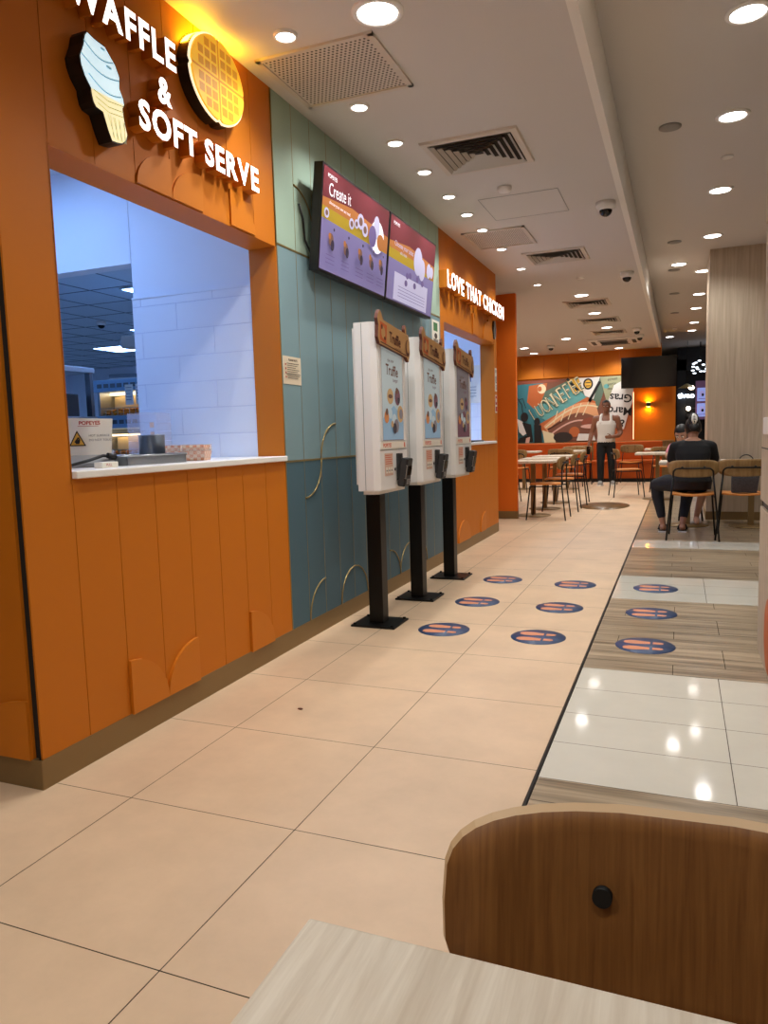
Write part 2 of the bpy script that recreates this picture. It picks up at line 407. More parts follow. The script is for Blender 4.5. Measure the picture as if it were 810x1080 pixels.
mb = MB(); mb.box(-14, -5.0, 1.84, 12.2, 2.70, 2.75, 'kitchen_ceiling'); mb.box(-5.0, WX-.16, 1.84, 8.25, 2.70, 2.75, 'kitchen_ceiling'); mb.box(-5.0, -4.6, 8.25, 9.5, 2.70, 2.75, 'kitchen_ceiling')
k = 0
while -14+.6*k < WX-.2: mb.box(-14+.6*k-.006, -14+.6*k+.006, 3.5, 8.2 if -14+.6*k > -5 else 12.2, 2.696, 2.70, 'dark_steel'); k += 1
for k in range(15): mb.box(-14, -2.2 if 3.6+.6*k < 8.2 else -5.0, 3.6+.6*k-.006, 3.6+.6*k+.006, 2.696, 2.70, 'dark_steel')
struct('ceiling', mb)
mb = MB(); mb.box(-14, -5.0, 1.84, 12.2, .0, .006, 'kitchen_floor'); mb.box(-5.0, WX-.16, 1.84, 8.25, .0, .006, 'kitchen_floor'); struct('floor', mb)
# ================================================================== SIGNS ON THE LEFT
FX = -1.888
def sign_letters(root, txt, y, z, size, sx, d=FX, mside='orange_relief', bold=.032, gap=.9):
    """each letter is a part: lit white face on an orange block that stands off the boards"""
    pos = y
    for ch in txt:
        if ch == ' ': pos += size*.30*sx; continue
        m = MB(); w = m.text(ch, ((WX, pos, z), (0, 1, 0), (0, 0, 1), (1, 0, 0)), size, 'letter_white', d0=.0, d1=d-WX, mside=mside, bold=bold, sx=sx)
        m.build('letter', root, world=True)
        pos += w+size*.075*sx*gap
    return pos
t = thing('lettering_sign', 'lit white letters WAFFLE & SOFT SERVE above the first service window', 'sign', (WX, 2.5, 2.3))
sign_letters(t, 'WAFFLE', 2.02, 2.607, .148, .92)
sign_letters(t, '&', 2.455, 2.455, .135, .9)
sign_letters(t, 'SOFT SERVE', 2.335, 2.315, .145, .97)
t = thing('lettering_sign', 'lit white letters LOVE THAT CHICKEN above the second service window', 'sign', (WX, 7.1, 2.35))
sign_letters(t, 'LOVE THAT CHICKEN', 6.19, 2.40, .198, .965, d=-1.865, bold=.03, gap=1.35)

# soft serve cone light box
M('cone_ice', '#dff4fb', .5, emit='#cfeefb', es=.75); M('cone_line', '#7fb0c4', .5, emit='#86b6cc', es=.35); M('cone_wafer', '#f6e9b8', .5, emit='#f6e7b0', es=.75); M('cone_wafer_line', '#a8ae80', .5, emit='#aab07c', es=.25)
t = thing('soft_serve_sign', 'lit soft serve cone sign with black sides under the WAFFLE letters', 'sign', (WX, 2.15, 2.2))
zt = 2.533; zb = 2.205
def cone_outline(s=1.):
    o = [(2.079, 2.528), (2.11, 2.52), (2.164, 2.516), (2.187, 2.496), (2.211, 2.476), (2.231, 2.441), (2.227, 2.4), (2.244, 2.372), (2.248, 2.351), (2.237, 2.334), (2.242, 2.296), (2.255, 2.247), (2.247, 2.226), (2.225, 2.208), (2.198, 2.202), (2.172, 2.2), (2.156, 2.229), (2.134, 2.285), (2.1, 2.290), (2.089, 2.303), (2.082, 2.329), (2.081, 2.346), (2.055, 2.376), (2.041, 2.407), (2.038, 2.434), (2.059, 2.48), (2.068, 2.513)]
    return o
D = FX-WX
m = MB(); m.prism(cone_outline(), 0, D+.008, WF, 'black', 'black'); b = m.build('light_box', t, world=True)
m = MB(); c = Canvas(m, (WX+D+.0085, 0, 0), (0, 1, 0), (0, 0, 1), (1, 0, 0))
cy_ = sum(p[0] for p in cone_outline())/27; cz_ = sum(p[1] for p in cone_outline())/27
ins = [(cy_+(y-cy_)*.96, cz_+(z-cz_)*.975) for y, z in cone_outline()]
c.poly([p for p in ins if p[1] > 2.336], 'cone_ice'); c.poly([p for p in ins if p[1] < 2.352], 'cone_wafer')
for z, a, e in ((2.475, 2.062, 2.20), (2.425, 2.048, 2.225), (2.372, 2.075, 2.232)):
    c.line([(a+(e-a)*k/8, z-.022*math.sin(PI*k/8)+.018*(1-k/8)) for k in range(9)], .005, 'cone_line')
c.ell(2.15, 2.50, .012, .004, 'cone_line'); c.ell(2.175, 2.45, .014, .005, 'cone_line')
for z in (2.338, 2.318, 2.300): c.line([(2.092+(2.338-z)*.4, z+.006), (2.16, z-.006), (2.236, z+.004)], .0035, 'cone_wafer_line')
for k in range(4):
    c.line([(2.155+.024*k, 2.285), (2.182+.018*k, 2.212)], .0032, 'cone_wafer_line'); c.line([(2.235-.024*k, 2.285), (2.232-.020*k, 2.212)], .0032, 'cone_wafer_line')
o = m.build('printed_face', t, world=True, recalc=False)
# waffle light box
M('waffle_face', '#eeb42c', .5, emit='#f2b428', es=.5); M('waffle_pit', '#cc8e1a', .5, emit='#d0921c', es=.32); M('waffle_rim', '#fff6e0', .5, emit='#fff0cc', es=.9)
t = thing('waffle_sign', 'round yellow waffle light box with black sides beside the WAFFLE letters', 'sign', (WX, 2.86, 2.53))
wc = (2.860, 2.690); wr = (.203, .178)
def notched(s):
    o = []
    for k in range(72):
        a = 2*PI*k/72; q = 1-.055*max(0, 1-min(abs((a-d+PI) % (2*PI)-PI) for d in (0, PI/2, PI, 3*PI/2))/.06)
        o.append((wc[0]+wr[0]*s*q*math.cos(a), wc[1]+wr[1]*s*q*math.sin(a)))
    return o
m = MB(); m.prism(notched(1), 0, D, WF, 'black', 'black'); m.build('light_box', t, world=True)
m = MB(); m.prism(notched(1), D, D+.006, WF, 'waffle_rim', 'waffle_rim'); m.build('lit_rim', t, world=True)
m = MB(); m.prism(notched(.955), D+.006, D+.014, WF, 'waffle_face', 'waffle_face')
for q in range(4):
    for i in range(4):
        for j in range(4):
            sy = 1 if q in (0, 3) else -1; sz = 1 if q < 2 else -1
            y0 = .016+i*.047; z0 = .014+j*.045; y1 = y0+.036; z1 = z0+.034
            if (y1/wr[0])**2+(z1/wr[1])**2 < .86:
                ya, yb = sorted((wc[0]+sy*y0, wc[0]+sy*y1)); za, zb_ = sorted((wc[1]+sz*z0, wc[1]+sz*z1))
                m.box(WX+D+.0135, WX+D+.0146, ya, yb, za, zb_, 'waffle_pit')
m.box(WX+D+.0135, WX+D+.0148, wc[0]-wr[0]*.95, wc[0]+wr[0]*.95, wc[1]-.004, wc[1]+.004, 'waffle_pit'); m.box(WX+D+.0135, WX+D+.0148, wc[0]-.004, wc[0]+.004, wc[1]-wr[1]*.95, wc[1]+wr[1]*.95, 'waffle_pit')
m.build('waffle_grid', t, world=True)
M('glow_yellow', '#ffd23a', .5, emit='#ffc828', es=30.)  # unseen strip on the box top, added to throw yellow glow on the ceiling
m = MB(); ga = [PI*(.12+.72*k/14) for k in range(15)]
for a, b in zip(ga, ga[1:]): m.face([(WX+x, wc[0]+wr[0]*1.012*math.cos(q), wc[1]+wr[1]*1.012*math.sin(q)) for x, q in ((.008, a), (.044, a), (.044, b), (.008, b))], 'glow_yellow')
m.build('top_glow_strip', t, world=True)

# ================================================================== MENU SCREENS
M('tv_frame', '#101014', .35)
def em(n, c, s=.55): return M(n, c, .25, emit=c, es=s)
em('tv_maroon', '#6e3038', .25); em('tv_lav', '#8078aa', .28); em('tv_yellow', '#a58a2a', .45); em('tv_pale', '#b4b0cc', .5); em('tv_orange', '#a86a3a', .45); em('tv_white', '#e8e2ea', .7); em('tv_dark', '#3a3248', .3); em('tv_brown', '#7a5a50', .35); em('tv_purple', '#6a5c8c', .4)
def menu_tv(y0, y1, label, second):
    w = y1-y0; h = .572; ang = math.radians(6)
    t = thing('menu_screen', label, 'screen', (WX+.06, (y0+y1)/2, 2.055), 0, 'menu screens above the kiosks')
    up = Vector((math.sin(ang), 0, math.cos(ang))); n = Vector((math.cos(ang), 0, -math.sin(ang)))
    org = Vector((.0, -w/2, 0)); R = Matrix(((n.x, 0, up.x, 0), (0, 1, 0, 0), (n.z, 0, up.z, 0), (0, 0, 0, 1)))
    m = MB(); m.box(-.035, .02, -w/2, w/2, 0, h, 'tv_frame', bev=.004, mat=R); m.build('housing', t)
    m = MB(); m.box(-.06, -.016, -.12, .12, .2, .4, 'black_metal'); m.build('wall_bracket', t)
    m = MB(); c = Canvas(m, Vector((0, 0, 0))+n*.0205+Vector((0, -w/2+.014, 0))+up*.016, (0, 1, 0), up, n)
    W_ = w-.028; H_ = h-.03
    c.rect(0, 0, W_, H_, 'tv_maroon'); 
    c.poly([(0, H_*.50), (W_, H_*.42), (W_, H_*.62), (W_*.5, H_*.70), (0, H_*.68)], 'tv_yellow')
    c.poly([(0, H_*.62), (W_*.5, H_*.62), (W_, H_*.5), (W_, H_*.7), (W_*.4, H_*.76), (0, H_*.70)], 'tv_orange')
    c.rect(0, 0, W_, H_*.5, 'tv_lav')
    c.text('POPEYES', .05, H_*.91, .03, 'tv_white')
    if not second:
        c.text('Create it', .07, H_*.74, .10, 'tv_white', a=.06, sx=.8); c.text('choose your own set meal', .08, H_*.665, .026, 'tv_white')
        for x, y, r in ((.40, .60, .035), (.47, .63, .03), (.53, .68, .05), (.60, .62, .045), (.05, .56, .03)): c.ell(W_*x, H_*y, r, r*.9, 'tv_pale'); c.ell(W_*x, H_*y, r*.55, r*.5, 'tv_brown')
        c.ell(W_*.80, H_*.62, .11, .10, 'tv_white'); c.ell(W_*.78, H_*.72, .05, .07, 'tv_pale'); c.ell(W_*.86, H_*.58, .06, .05, 'tv_orange'); c.ell(W_*.72, H_*.60, .06, .065, 'tv_purple')
        for k, x in enumerate((.12, .32, .53, .70, .86)):
            c.ell(W_*x, H_*(.32-.02*(k % 2)), .03, .035, 'tv_brown'); c.ell(W_*x+.02, H_*.27, .022, .03, 'tv_dark'); c.ell(W_*x-.02, H_*.35, .016, .018, 'tv_orange')
            c.ell(W_*x+.03, H_*.43, .009, .009, 'tv_dark'); 
            for q in range(3): c.line([(W_*x-.06, H_*(.16-.04*q)), (W_*x+.05, H_*(.16-.04*q))], .004, 'tv_purple')
    else:
        c.text('Choose your sides', .09, H_*.67, .05, 'tv_pale'); c.text('add a drink', .2, H_*.60, .03, 'tv_pale')
        for x, y, r in ((.60, .64, .09), (.70, .56, .07), (.86, .60, .05), (.93, .60, .04)): c.ell(W_*x, H_*y, r, r*1.1, 'tv_pale')
        c.rect(W_*.12, H_*.02, W_*.86, H_*.36, 'tv_pale')
        for x, y in ((.38, .38), (.44, .40), (.36, .28), (.55, .30), (.6, .4), (.72, .38)): c.ell(W_*x, H_*y, .03, .022, 'tv_purple')
        for q in range(4): c.line([(W_*.2, H_*(.2-.04*q)), (W_*.8, H_*(.2-.04*q))], .004, 'tv_lav')
    m.build('lit_panel', t, recalc=False)
    return t
menu_tv(3.715, 4.705, 'black framed menu screen beside the orange sign bay, showing Create it', False)
menu_tv(4.715, 5.70, 'black framed menu screen nearest the second service window', True)
m = MB(); m.tube([(WX+.012, 3.66, 2.40), (WX+.012, 3.70, 2.33), (WX+.014, 3.71, 2.22), (WX+.02, 3.76, 2.16), (WX+.04, 3.84, 2.18)], .006, 'black', 6)
tag(m.build('power_cable'), 'black cable hanging at the left end of the menu screens', 'cable')

# ================================================================== KIOSKS
em('k_pale', '#aebcc0', .28); em('k_blue', '#86a4bc', .28); em('k_tan', '#b59468', .25); em('k_brown', '#6a4c40', .18); em('k_orange', '#c07c4a', .25); em('k_dark', '#3e3c48', .12); em('k_grey', '#807a80', .18); em('k_plum', '#74505c', .18)
M('card_tan', '#c2935c', .6); M('card_dark', '#5c2a18', .6); M('card_orange', '#c25a24', .6); M('label_red', '#cf5a3c', .6); M('paper', '#eee6d8', .7); M('paper_pink', '#dcb8a4', .7)
def kiosk(label, loc, bg=('k_pale', 'k_blue')):
    t = thing('ordering_kiosk', label, 'kiosk', loc, 0, 'self ordering kiosks by the teal wall')
    HS = lambda pts: [(y*1.0-.004, z-.022) for y, z in pts]
    m = MB(); m.box(-.135, .145, -.125, .125, 0, .012, 'black_metal', bev=.003); m.build('base_plate', t)
    for x, y in ((-.115, -.105), (.125, -.105), (-.115, .105), (.125, .105)):
        m = MB(); m.cyl((x, y, .012), (x, y, .021), .010, 'black_metal', seg=6, smooth=False); m.build('bolt', t)
    m = MB(); m.box(-.045, .045, -.045, .045, .012, .83, 'black_metal', bev=.004); m.build('post', t)
    FXk = .125
    m = MB(); 
    prof = [(-.005, -.235), (.09, -.235), (FXk, -.215), (FXk, .225), (.09, .235), (-.005, .235)]
    m.prism(prof, .825, 1.765, ((0, 0, 0), (1, 0, 0), (0, 1, 0), (0, 0, 1)), 'white_plastic')
    m.prism([(.02, -.22), (.085, -.22), (.11, -.2), (.11, .21), (.085, .22), (.02, .22)], .805, .825, ((0, 0, 0), (1, 0, 0), (0, 1, 0), (0, 0, 1)), 'white_plastic')
    m.prism([(-.03, -.2), (-.005, -.2), (-.005, .2), (-.03, .2)], .86, 1.74, ((0, 0, 0), (1, 0, 0), (0, 1, 0), (0, 0, 1)), 'white_plastic')
    m.box(.04, .043, -.2365, -.234, .83, 1.76, 'grey'); m.box(FXk-.002, FXk+.0008, -.215, .225, 1.052, 1.056, 'grey')
    m.build('cabinet', t)
    m = MB(); m.box(FXk, FXk+.003, -.20, .195, 1.105, 1.70, 'white_plastic'); c = Canvas(m, (FXk+.003, -.165, 1.112), (0, 1, 0), (0, 0, 1), (1, 0, 0))
    c.rect(-.004, -.004, .334, .57, 'k_grey'); c.rect(0, 0, .33, .566, bg[0]); c.poly([(0, 0), (.33, 0), (.33, .12), (.18, .20), (0, .12)], bg[1])
    c.text('the new', .09, .445, .03, 'k_brown'); c.text('Truffle', .06, .375, .085, 'k_brown', a=-.05, bold=.02, sx=.85); c.text('burger', .17, .335, .03, 'k_plum')
    c.ell(.12, .25, .05, .045, 'k_tan'); c.ell(.12, .25, .034, .012, 'k_brown'); c.ell(.235, .25, .045, .05, 'k_plum'); c.ell(.225, .285, .02, .02, 'k_brown'); c.ell(.25, .23, .02, .018, 'k_dark')
    for x, y, r, q in ((.05, .13, .035, 'k_orange'), (.11, .15, .03, 'k_pale'), (.17, .11, .04, 'k_pale'), (.27, .15, .05, 'k_tan'), (.28, .15, .03, 'k_grey'), (.2, .08, .04, 'k_grey'), (.17, .065, .032, 'k_dark'), (.05, .16, .02, 'k_brown'), (.13, .09, .02, 'k_tan')): c.ell(x, y, r, r, q)
    m.build('touch_screen', t, recalc=False)
    m = MB(); m.box(FXk, FXk+.0035, -.20, .195, 1.06, 1.10, 'paper'); c = Canvas(m, (FXk+.0035, 0, 1.07), (0, 1, 0), (0, 0, 1), (1, 0, 0)); c.text('POPEYES', -.17, 0, .032, 'label_red', bold=.03); c.rect(.165, -.004, .185, .024, 'label_red'); m.build('brand_strip', t, recalc=False)
    m = MB(); c = Canvas(m, (FXk+.001, -.15, .905), (0, 1, 0), (0, 0, 1), (1, 0, 0)); c.rect(0, 0, .13, .13, 'paper_pink')
    for k in range(5): c.line([(.01, .118-.012*k), (.115-.01*(k % 2), .118-.012*k)], .004, 'label_red')
    for k in range(3): c.rect(.012+.036*k, .015, .04+.036*k, .05, 'paper'); c.line([(.016+.036*k, .03), (.036+.036*k, .03)], .008, 'grey')
    m.build('notice_sheet', t, recalc=False)
    m = MB(); m.box(FXk-.005, FXk+.02, .04, .10, .87, 1.03, 'dark_grey', bev=.004); R = Matrix.Translation((FXk+.018, .068, .835)) @ Matrix.Rotation(.16, 4, 'Y')
    m.box(-.012, .035, -.045, .05, .0, .17, 'black', bev=.008, mat=R); m.box(.0, .038, -.03, .035, .015, .05, 'dark_grey', mat=R)
    m.box(.02, .0365, -.045, -.025, .05, .13, 'aluminium', bev=.002, mat=R); m.box(.03, .0375, -.02, .04, .07, .125, 'black_gloss', mat=R)
    for i in range(3):
        for j in range(3): m.box(.037, .040, -.026+.022*i, -.012+.022*i, .018+.011*j, .026+.011*j, 'grey', mat=R)
    m.build('card_reader', t)
    m = MB(); m.box(FXk, FXk+.004, .005, .02, .93, .945, 'dark_grey'); m.build('scanner_window', t)
    o = [(-.225, 1.665), (.20, 1.625), (.235, 1.60), (.262, 1.65), (.258, 1.72), (.235, 1.765), (.21, 1.75), (.205, 1.80), (.19, 1.815), (.18, 1.79), (.185, 1.765), (-.165, 1.80), (-.19, 1.835), (-.215, 1.85), (-.235, 1.83), (-.25, 1.80), (-.235, 1.765), (-.248, 1.70)]
    m = MB(); fr = ((FXk+.004, 0, 0), (0, 1, 0), (0, 0, 1), (1, 0, 0)); o = HS(o); m.prism(o, 0, .02, fr, 'card_tan', 'card_dark'); c = Canvas(m, (FXk+.0242, -.004, -.022), (0, 1, 0), (0, 0, 1), (1, 0, 0))
    c.poly([(-.222, 1.69), (-.13, 1.67), (-.11, 1.775), (-.215, 1.79)], 'card_orange'); c.ell(-.17, 1.73, .03, .035, 'card_tan'); c.ell(-.19, 1.76, .012, .014, 'card_dark'); c.ell(-.15, 1.70, .014, .01, 'card_dark')
    c.text('Truffle', -.085, 1.69, .085, 'card_dark', a=-.10, bold=.02, sx=.8); c.text('limited time', .0, 1.655, .022, 'card_dark', a=-.1)
    c.ell(.215, 1.68, .034, .05, 'card_dark'); c.ell(.222, 1.69, .026, .038, 'card_tan'); c.line([(-.22, 1.675), (.19, 1.635)], .006, 'card_dark')
    m.build('header_board', t, recalc=False)
    return t
k1 = kiosk('white ordering kiosk on black post nearest the waffle window', (-1.690, 4.035, 0))
k2 = dup(k1, (-1.690, 4.775, 0), 0, 'white ordering kiosk standing in the middle of the three')
k3 = kiosk('white ordering kiosk in front of the second service window, its screen the darkest', (-1.690, 5.545, 0), ('k_grey', 'k_plum'))  # grey and plum backdrop is a reflection painted into the screen colours

# ================================================================== NOTICES ON THE WALL
def notice(name, label, y0, y1, z0, z1, draw, x=WX, cat='notice'):
    m = MB(); m.box(x, x+.0015, y0, y1, z0, z1, 'paper'); c = Canvas(m, (x+.0015, y0, z0), (0, 1, 0), (0, 0, 1), (1, 0, 0)); draw(c, y1-y0, z1-z0)
    return tag(m.build(name, recalc=False), label, cat)
M('ink', '#4a3c34', .7); M('ink_red', '#b0302a', .7); M('ink_blue', '#3a5a8c', .7); M('paper_beige', '#dccbb0', .7); M('ink_green', '#4a7a4a', .7)
def d1(c, w, h):
    c.rect(0, 0, w, h, 'paper_beige'); c.text('PLEASE NOTE', w*.3, h*.84, .016, 'ink', bold=.03)
    for k in range(8): c.line([(w*.2, h*(.75-.075*k)), (w*(.88-.1*(k % 3)), h*(.75-.075*k))], .003, 'ink')
    for k in range(4): c.ell(w*.1, h*(.7-.15*k), .006, .006, 'ink_red')
    c.line([(w*.1, h*.36), (w*.9, h*.36)], .004, 'ink')
notice('paper_notice', 'cream paper notice taped to the teal boards beside the orange jamb', 3.43, 3.625, 1.425, 1.572, d1)
def d2(c, w, h):
    c.rect(w*.2, h*.55, w*.75, h*.9, 'ink_green'); c.ell(w*.5, h*.35, w*.2, h*.12, 'ink')
    for k in range(4): c.line([(w*.15, h*(.2-.045*k)), (w*.8, h*(.2-.045*k))], .004, 'ink')
notice('paper_poster', 'small white poster on the boards under the second menu screen', 5.97, 6.17, 1.90, 2.10, d2)
def d3(c, w, h):
    for k in range(3): c.line([(w*.15, h*(.92-.05*k)), (w*.85, h*(.92-.05*k))], .006, 'ink')
    c.ell(w*.5, h*.5, w*.33, h*.16, 'ink'); c.ell(w*.5, h*.5, w*.2, h*.1, 'paper'); c.line([(w*.3, h*.42), (w*.7, h*.58)], .008, 'ink')
    for k in range(4): c.line([(w*.15, h*(.25-.05*k)), (w*.85, h*(.25-.05*k))], .005, 'ink')
notice('paper_notice', 'white notice with a round black mark at the end of the counter wall', 8.215, 8.30, 1.60, 1.86, d3)
def d4(c, w, h):
    c.rect(w*.1, h*.45, w*.9, h*.95, 'ink_red'); c.ell(w*.5, h*.7, w*.25, h*.12, 'paper'); c.rect(w*.1, h*.08, w*.9, h*.35, 'ink_red')
notice('paper_notice', 'red and white notice low on the end of the counter wall', 8.215, 8.30, 1.36, 1.56, d4)
m = MB(); m.prism(ell(8.17, 2.27, .055, .10, 24), 0, .02, WF, 'grey', 'dark_grey')
m.prism(ell(8.17, 2.27, .04, .08, 24), .02, .022, WF, 'dark_steel'); tag(m.build('wall_plaque'), 'grey oval plaque on the orange header by the last letter', 'plaque')
m = MB(); m.box(WX-.10, WX-.03, 6.316, 6.37, 1.03, 2.118, 'black_metal', bev=.004); m.box(WX-.03, WX-.025, 6.33, 6.355, 1.03, 2.118, 'dark_grey')
tag(m.build('shutter_guide'), 'black shutter guide on the left jamb of the second service window', 'shutter guide')

# ================================================================== COUNTER SLABS
def slab(y0, y1, label):
    m = MB(); m.box(-2.75, WX+.022, y0, y1, 1.018, 1.045, 'white_gloss', bev=.004); m.box(-2.78, -2.75, y0, y1, .1, 1.045, 'white_gloss')
    return tag(m.build('counter_slab'), label, 'counter', 'service counters')
slab(1.938, 3.403, 'white counter slab of the first service window, with tray and sign on it')
slab(6.316, 8.194, 'white counter slab of the second service window behind the kiosks')
# ================================================================== ON THE FIRST COUNTER
CT = 1.045
M('warn_yellow', '#d8a43a', .6); M('card_white', '#e4dfd0', .6); M('pan_steel', '#7f858c', .35, .85); M('tray_steel', '#a3a8ae', .35, .85)
t = thing('warning_sign_stand', 'white card sign with yellow warning triangle on a grey wedge stand', 'sign', (-2.19, 2.285, CT), .74)
t.scale = (.85, .85, .85)
m = MB(); m.prism([(-.08, 0), (.10, 0), (.10, .02), (-.02, .075), (-.08, .075)], -.105, .105, ((0, 0, 0), (0, -1, 0), (0, 0, 1), (1, 0, 0)), 'grey'); m.build('wedge_base', t)
m = MB(); tl = math.radians(8); up = Vector((0, math.sin(tl), math.cos(tl))); nn = Vector((0, -math.cos(tl), math.sin(tl))); og = Vector((-.105, -.02, .055))
m.prism([(0, 0), (.20, 0), (.215, .172), (-.012, .178)], -.003, 0, (og, (1, 0, 0), up, nn), 'card_white'); c = Canvas(m, og, (1, 0, 0), up, nn)
c.text('POPEYES', .065, .145, .024, 'ink_red', bold=.03); c.line([(.06, .138), (.15, .138)], .002, 'ink_red')
c.poly([(.018, .045), (.092, .045), (.055, .118)], 'black'); c.poly([(.026, .050), (.084, .050), (.055, .108)], 'warn_yellow')
c.poly(ell(.055, .066, .011, .010, 12), 'black'); c.line([(.044, .062), (.06, .085), (.066, .07)], .006, 'black'); c.line([(.047, .057), (.064, .057)], .004, 'black')
c.text('HOT SURFACE', .105, .088, .014, 'ink'); c.text('DO NOT TOUCH', .105, .067, .014, 'ink')
m.build('sign_card', t, recalc=False)
m = MB(); m.tube([(-2.19, 2.02, CT+.006), (-2.14, 2.10, CT+.008), (-2.11, 2.20, CT+.03), (-2.10, 2.26, CT+.045), (-2.09, 2.285, CT+.042)], .006, 'black', 8); m.cyl((-2.092, 2.275, CT+.045), (-2.085, 2.31, CT+.038), .011, 'black', seg=10)
tag(m.build('power_lead'), 'black power lead with plug end lying before the warning sign', 'cable')
m = MB(); m.box(-2.045, -2.005, 2.15, 2.235, CT, CT+.022, 'card_white', bev=.002); c = Canvas(m, (-2.0048, 2.155, CT+.007), (0, 1, 0), (0, 0, 1), (1, 0, 0)); c.text('PULL', .015, 0, .014, 'ink_red'); tag(m.build('small_label_block', recalc=False), 'small white label block at the front of the waffle counter', 'label')
t = thing('steel_tray', 'shallow steel tray under the round pan on the counter', 'tray', (-2.155, 2.52, CT), PI/2-.06)
m = MB()
m.box(-.17, .17, -.11, .11, 0, .004, 'tray_steel')
for a, b, c_, d in ((-.175, -.167, -.115, .115), (.167, .175, -.115, .115), (-.175, .175, -.115, -.107), (-.175, .175, .107, .115)): m.box(a, b, c_, d, 0, .038, 'tray_steel')
m.build('tray_body', t)
m = MB(); m.tube([(-.178, -.118, .039), (.178, -.118, .039), (.178, .118, .039), (-.178, .118, .039)], .004, 'steel', 6, closed=True); m.build('rolled_rim', t)
m = MB(); m.lathe([(0, 0), (.056, 0), (.058, .004), (.058, .098), (.062, .10), (.060, .103), (.055, .099), (.054, .01), (0, .008)], 'pan_steel', seg=32)
o = m.build('round_pan'); o.location = (-2.14, 2.60, CT+.005); o.scale = (.95, .95, 1.16); tag(o, 'round grey steel pan standing in the shallow tray', 'pan')
M('clear_tub', '#f3d9c8', .15, alpha=.30); M('paper_orange', '#d8752a', .7); M('paper_cream', '#ecd6b8', .7)
def liner(mb, w, d, h, z0, n=6):
    for sx_, sy_ in ((1, 0), (-1, 0), (0, 1), (0, -1)):
        for i in range(n):
            for j in range(3):
                a0 = -1+2*i/n; a1 = -1+2*(i+1)/n; q0 = .86+.1*j/3; q1 = .86+.1*(j+1)/3; mm = 'paper_orange' if (i+j) % 2 else 'paper_cream'
                pt = lambda a, q, z: (sx_*w/2*q if sx_ else a*w/2*q, sy_*d/2*q if sy_ else a*d/2*q, z)
                mb.face([pt(a0, q0, z0+h*j/3), pt(a1, q0, z0+h*j/3), pt(a1, q1, z0+h*(j+1)/3), pt(a0, q1, z0+h*(j+1)/3)], mm)
def tub(label, loc, rz, w=.15, d=.12, n=4):
    t = thing('clear_tub_stack', label, 'tub', loc, rz, 'clear tubs with orange paper'); t.scale = (.92, .92, .86)
    m = MB()
    for k in range(n):
        z = .013*k; pr_ = [(w*.43, d*.43, z), (w*.5, d*.5, z+.05)]
        (a, b, z0), (p, q, z1) = pr_
        A = [(-a, -b, z0), (a, -b, z0), (a, b, z0), (-a, b, z0)]; B = [(-p, -q, z1), (p, -q, z1), (p, q, z1), (-p, q, z1)]
        for i in range(4): m.face([A[i], A[(i+1) % 4], B[(i+1) % 4], B[i]], 'clear_tub')
        if k == 0: m.face(A, 'clear_tub')
    m.build('tub_wall', t)
    m = MB(); liner(m, w*.97, d*.97, .048, .003); m.face([(-w*.41, -d*.41, .004), (w*.41, -d*.41, .004), (w*.41, d*.41, .004), (-w*.41, d*.41, .004)], 'paper_cream')
    liner(m, w*.90, d*.90, .044, .040); m.build('paper_liner', t)
    return t
tub('stack of clear tubs lined with orange chequered paper at the right end of the tray', (-2.10, 2.86, CT), .3, .13, .11)
tub('clear tubs with orange chequered paper half hidden behind the steel tray', (-2.28, 2.93, CT), .3, .13, .11)
M('clear_film', '#dcd6e6', .1, alpha=.28)
t = thing('clear_cup_stack', 'tall stack of clear boxes against the white tiles behind the pan', 'box stack', (-2.66, 3.22, CT), .1)
m = MB()
for k in range(5): m.box(-.09, .09, -.07, .07, .001+.05*k, .049+.05*k, 'clear_film', bev=.004)
m.build('clear_box_body', t)
for k in range(2):
    m = MB(); m.box(.05, .075, -.0715, -.0705, .12+.05*k, .147+.05*k, 'paper_pink'); m.build('box_label', t)

# second counter: black tablet and keyboard
t = thing('counter_terminal', 'flat black terminal lying on the second service counter', 'terminal', (-2.06, 7.35, CT), 0)
m = MB(); m.box(-.10, .10, -.45, .0, 0, .02, 'black', bev=.004); m.prism([(-.45, .02), (-.30, .02), (-.43, .11), (-.45, .11)], -.09, .09, ((0, 0, 0), (0, 1, 0), (0, 0, 1), (1, 0, 0)), 'black'); m.build('terminal_body', t)
m = MB(); m.box(-.07, .07, .02, .52, 0, .016, 'dark_grey', bev=.004); m.build('keypad', t)
def d5(c, w, h): c.rect(w*.3, h*.6, w*.7, h*.85, 'ink_blue'); [c.line([(w*.15, h*(.45-.1*k)), (w*.85, h*(.45-.1*k))], .006, 'grey') for k in range(4)]
m = MB(); c = Canvas(m, (-2.40, 8.19, 1.48), (1, 0, 0), (0, 0, 1), (0, -1, 0)); c.rect(0, 0, .30, .42, 'paper'); c.rect(.09, .24, .19, .33, 'ink_blue')
for k in range(4): c.line([(.05, .18-.035*k), (.25, .18-.035*k)], .006, 'grey')
tag(m.build('paper_notice', recalc=False), 'white notice with blue square on the tiles inside the second window', 'notice')

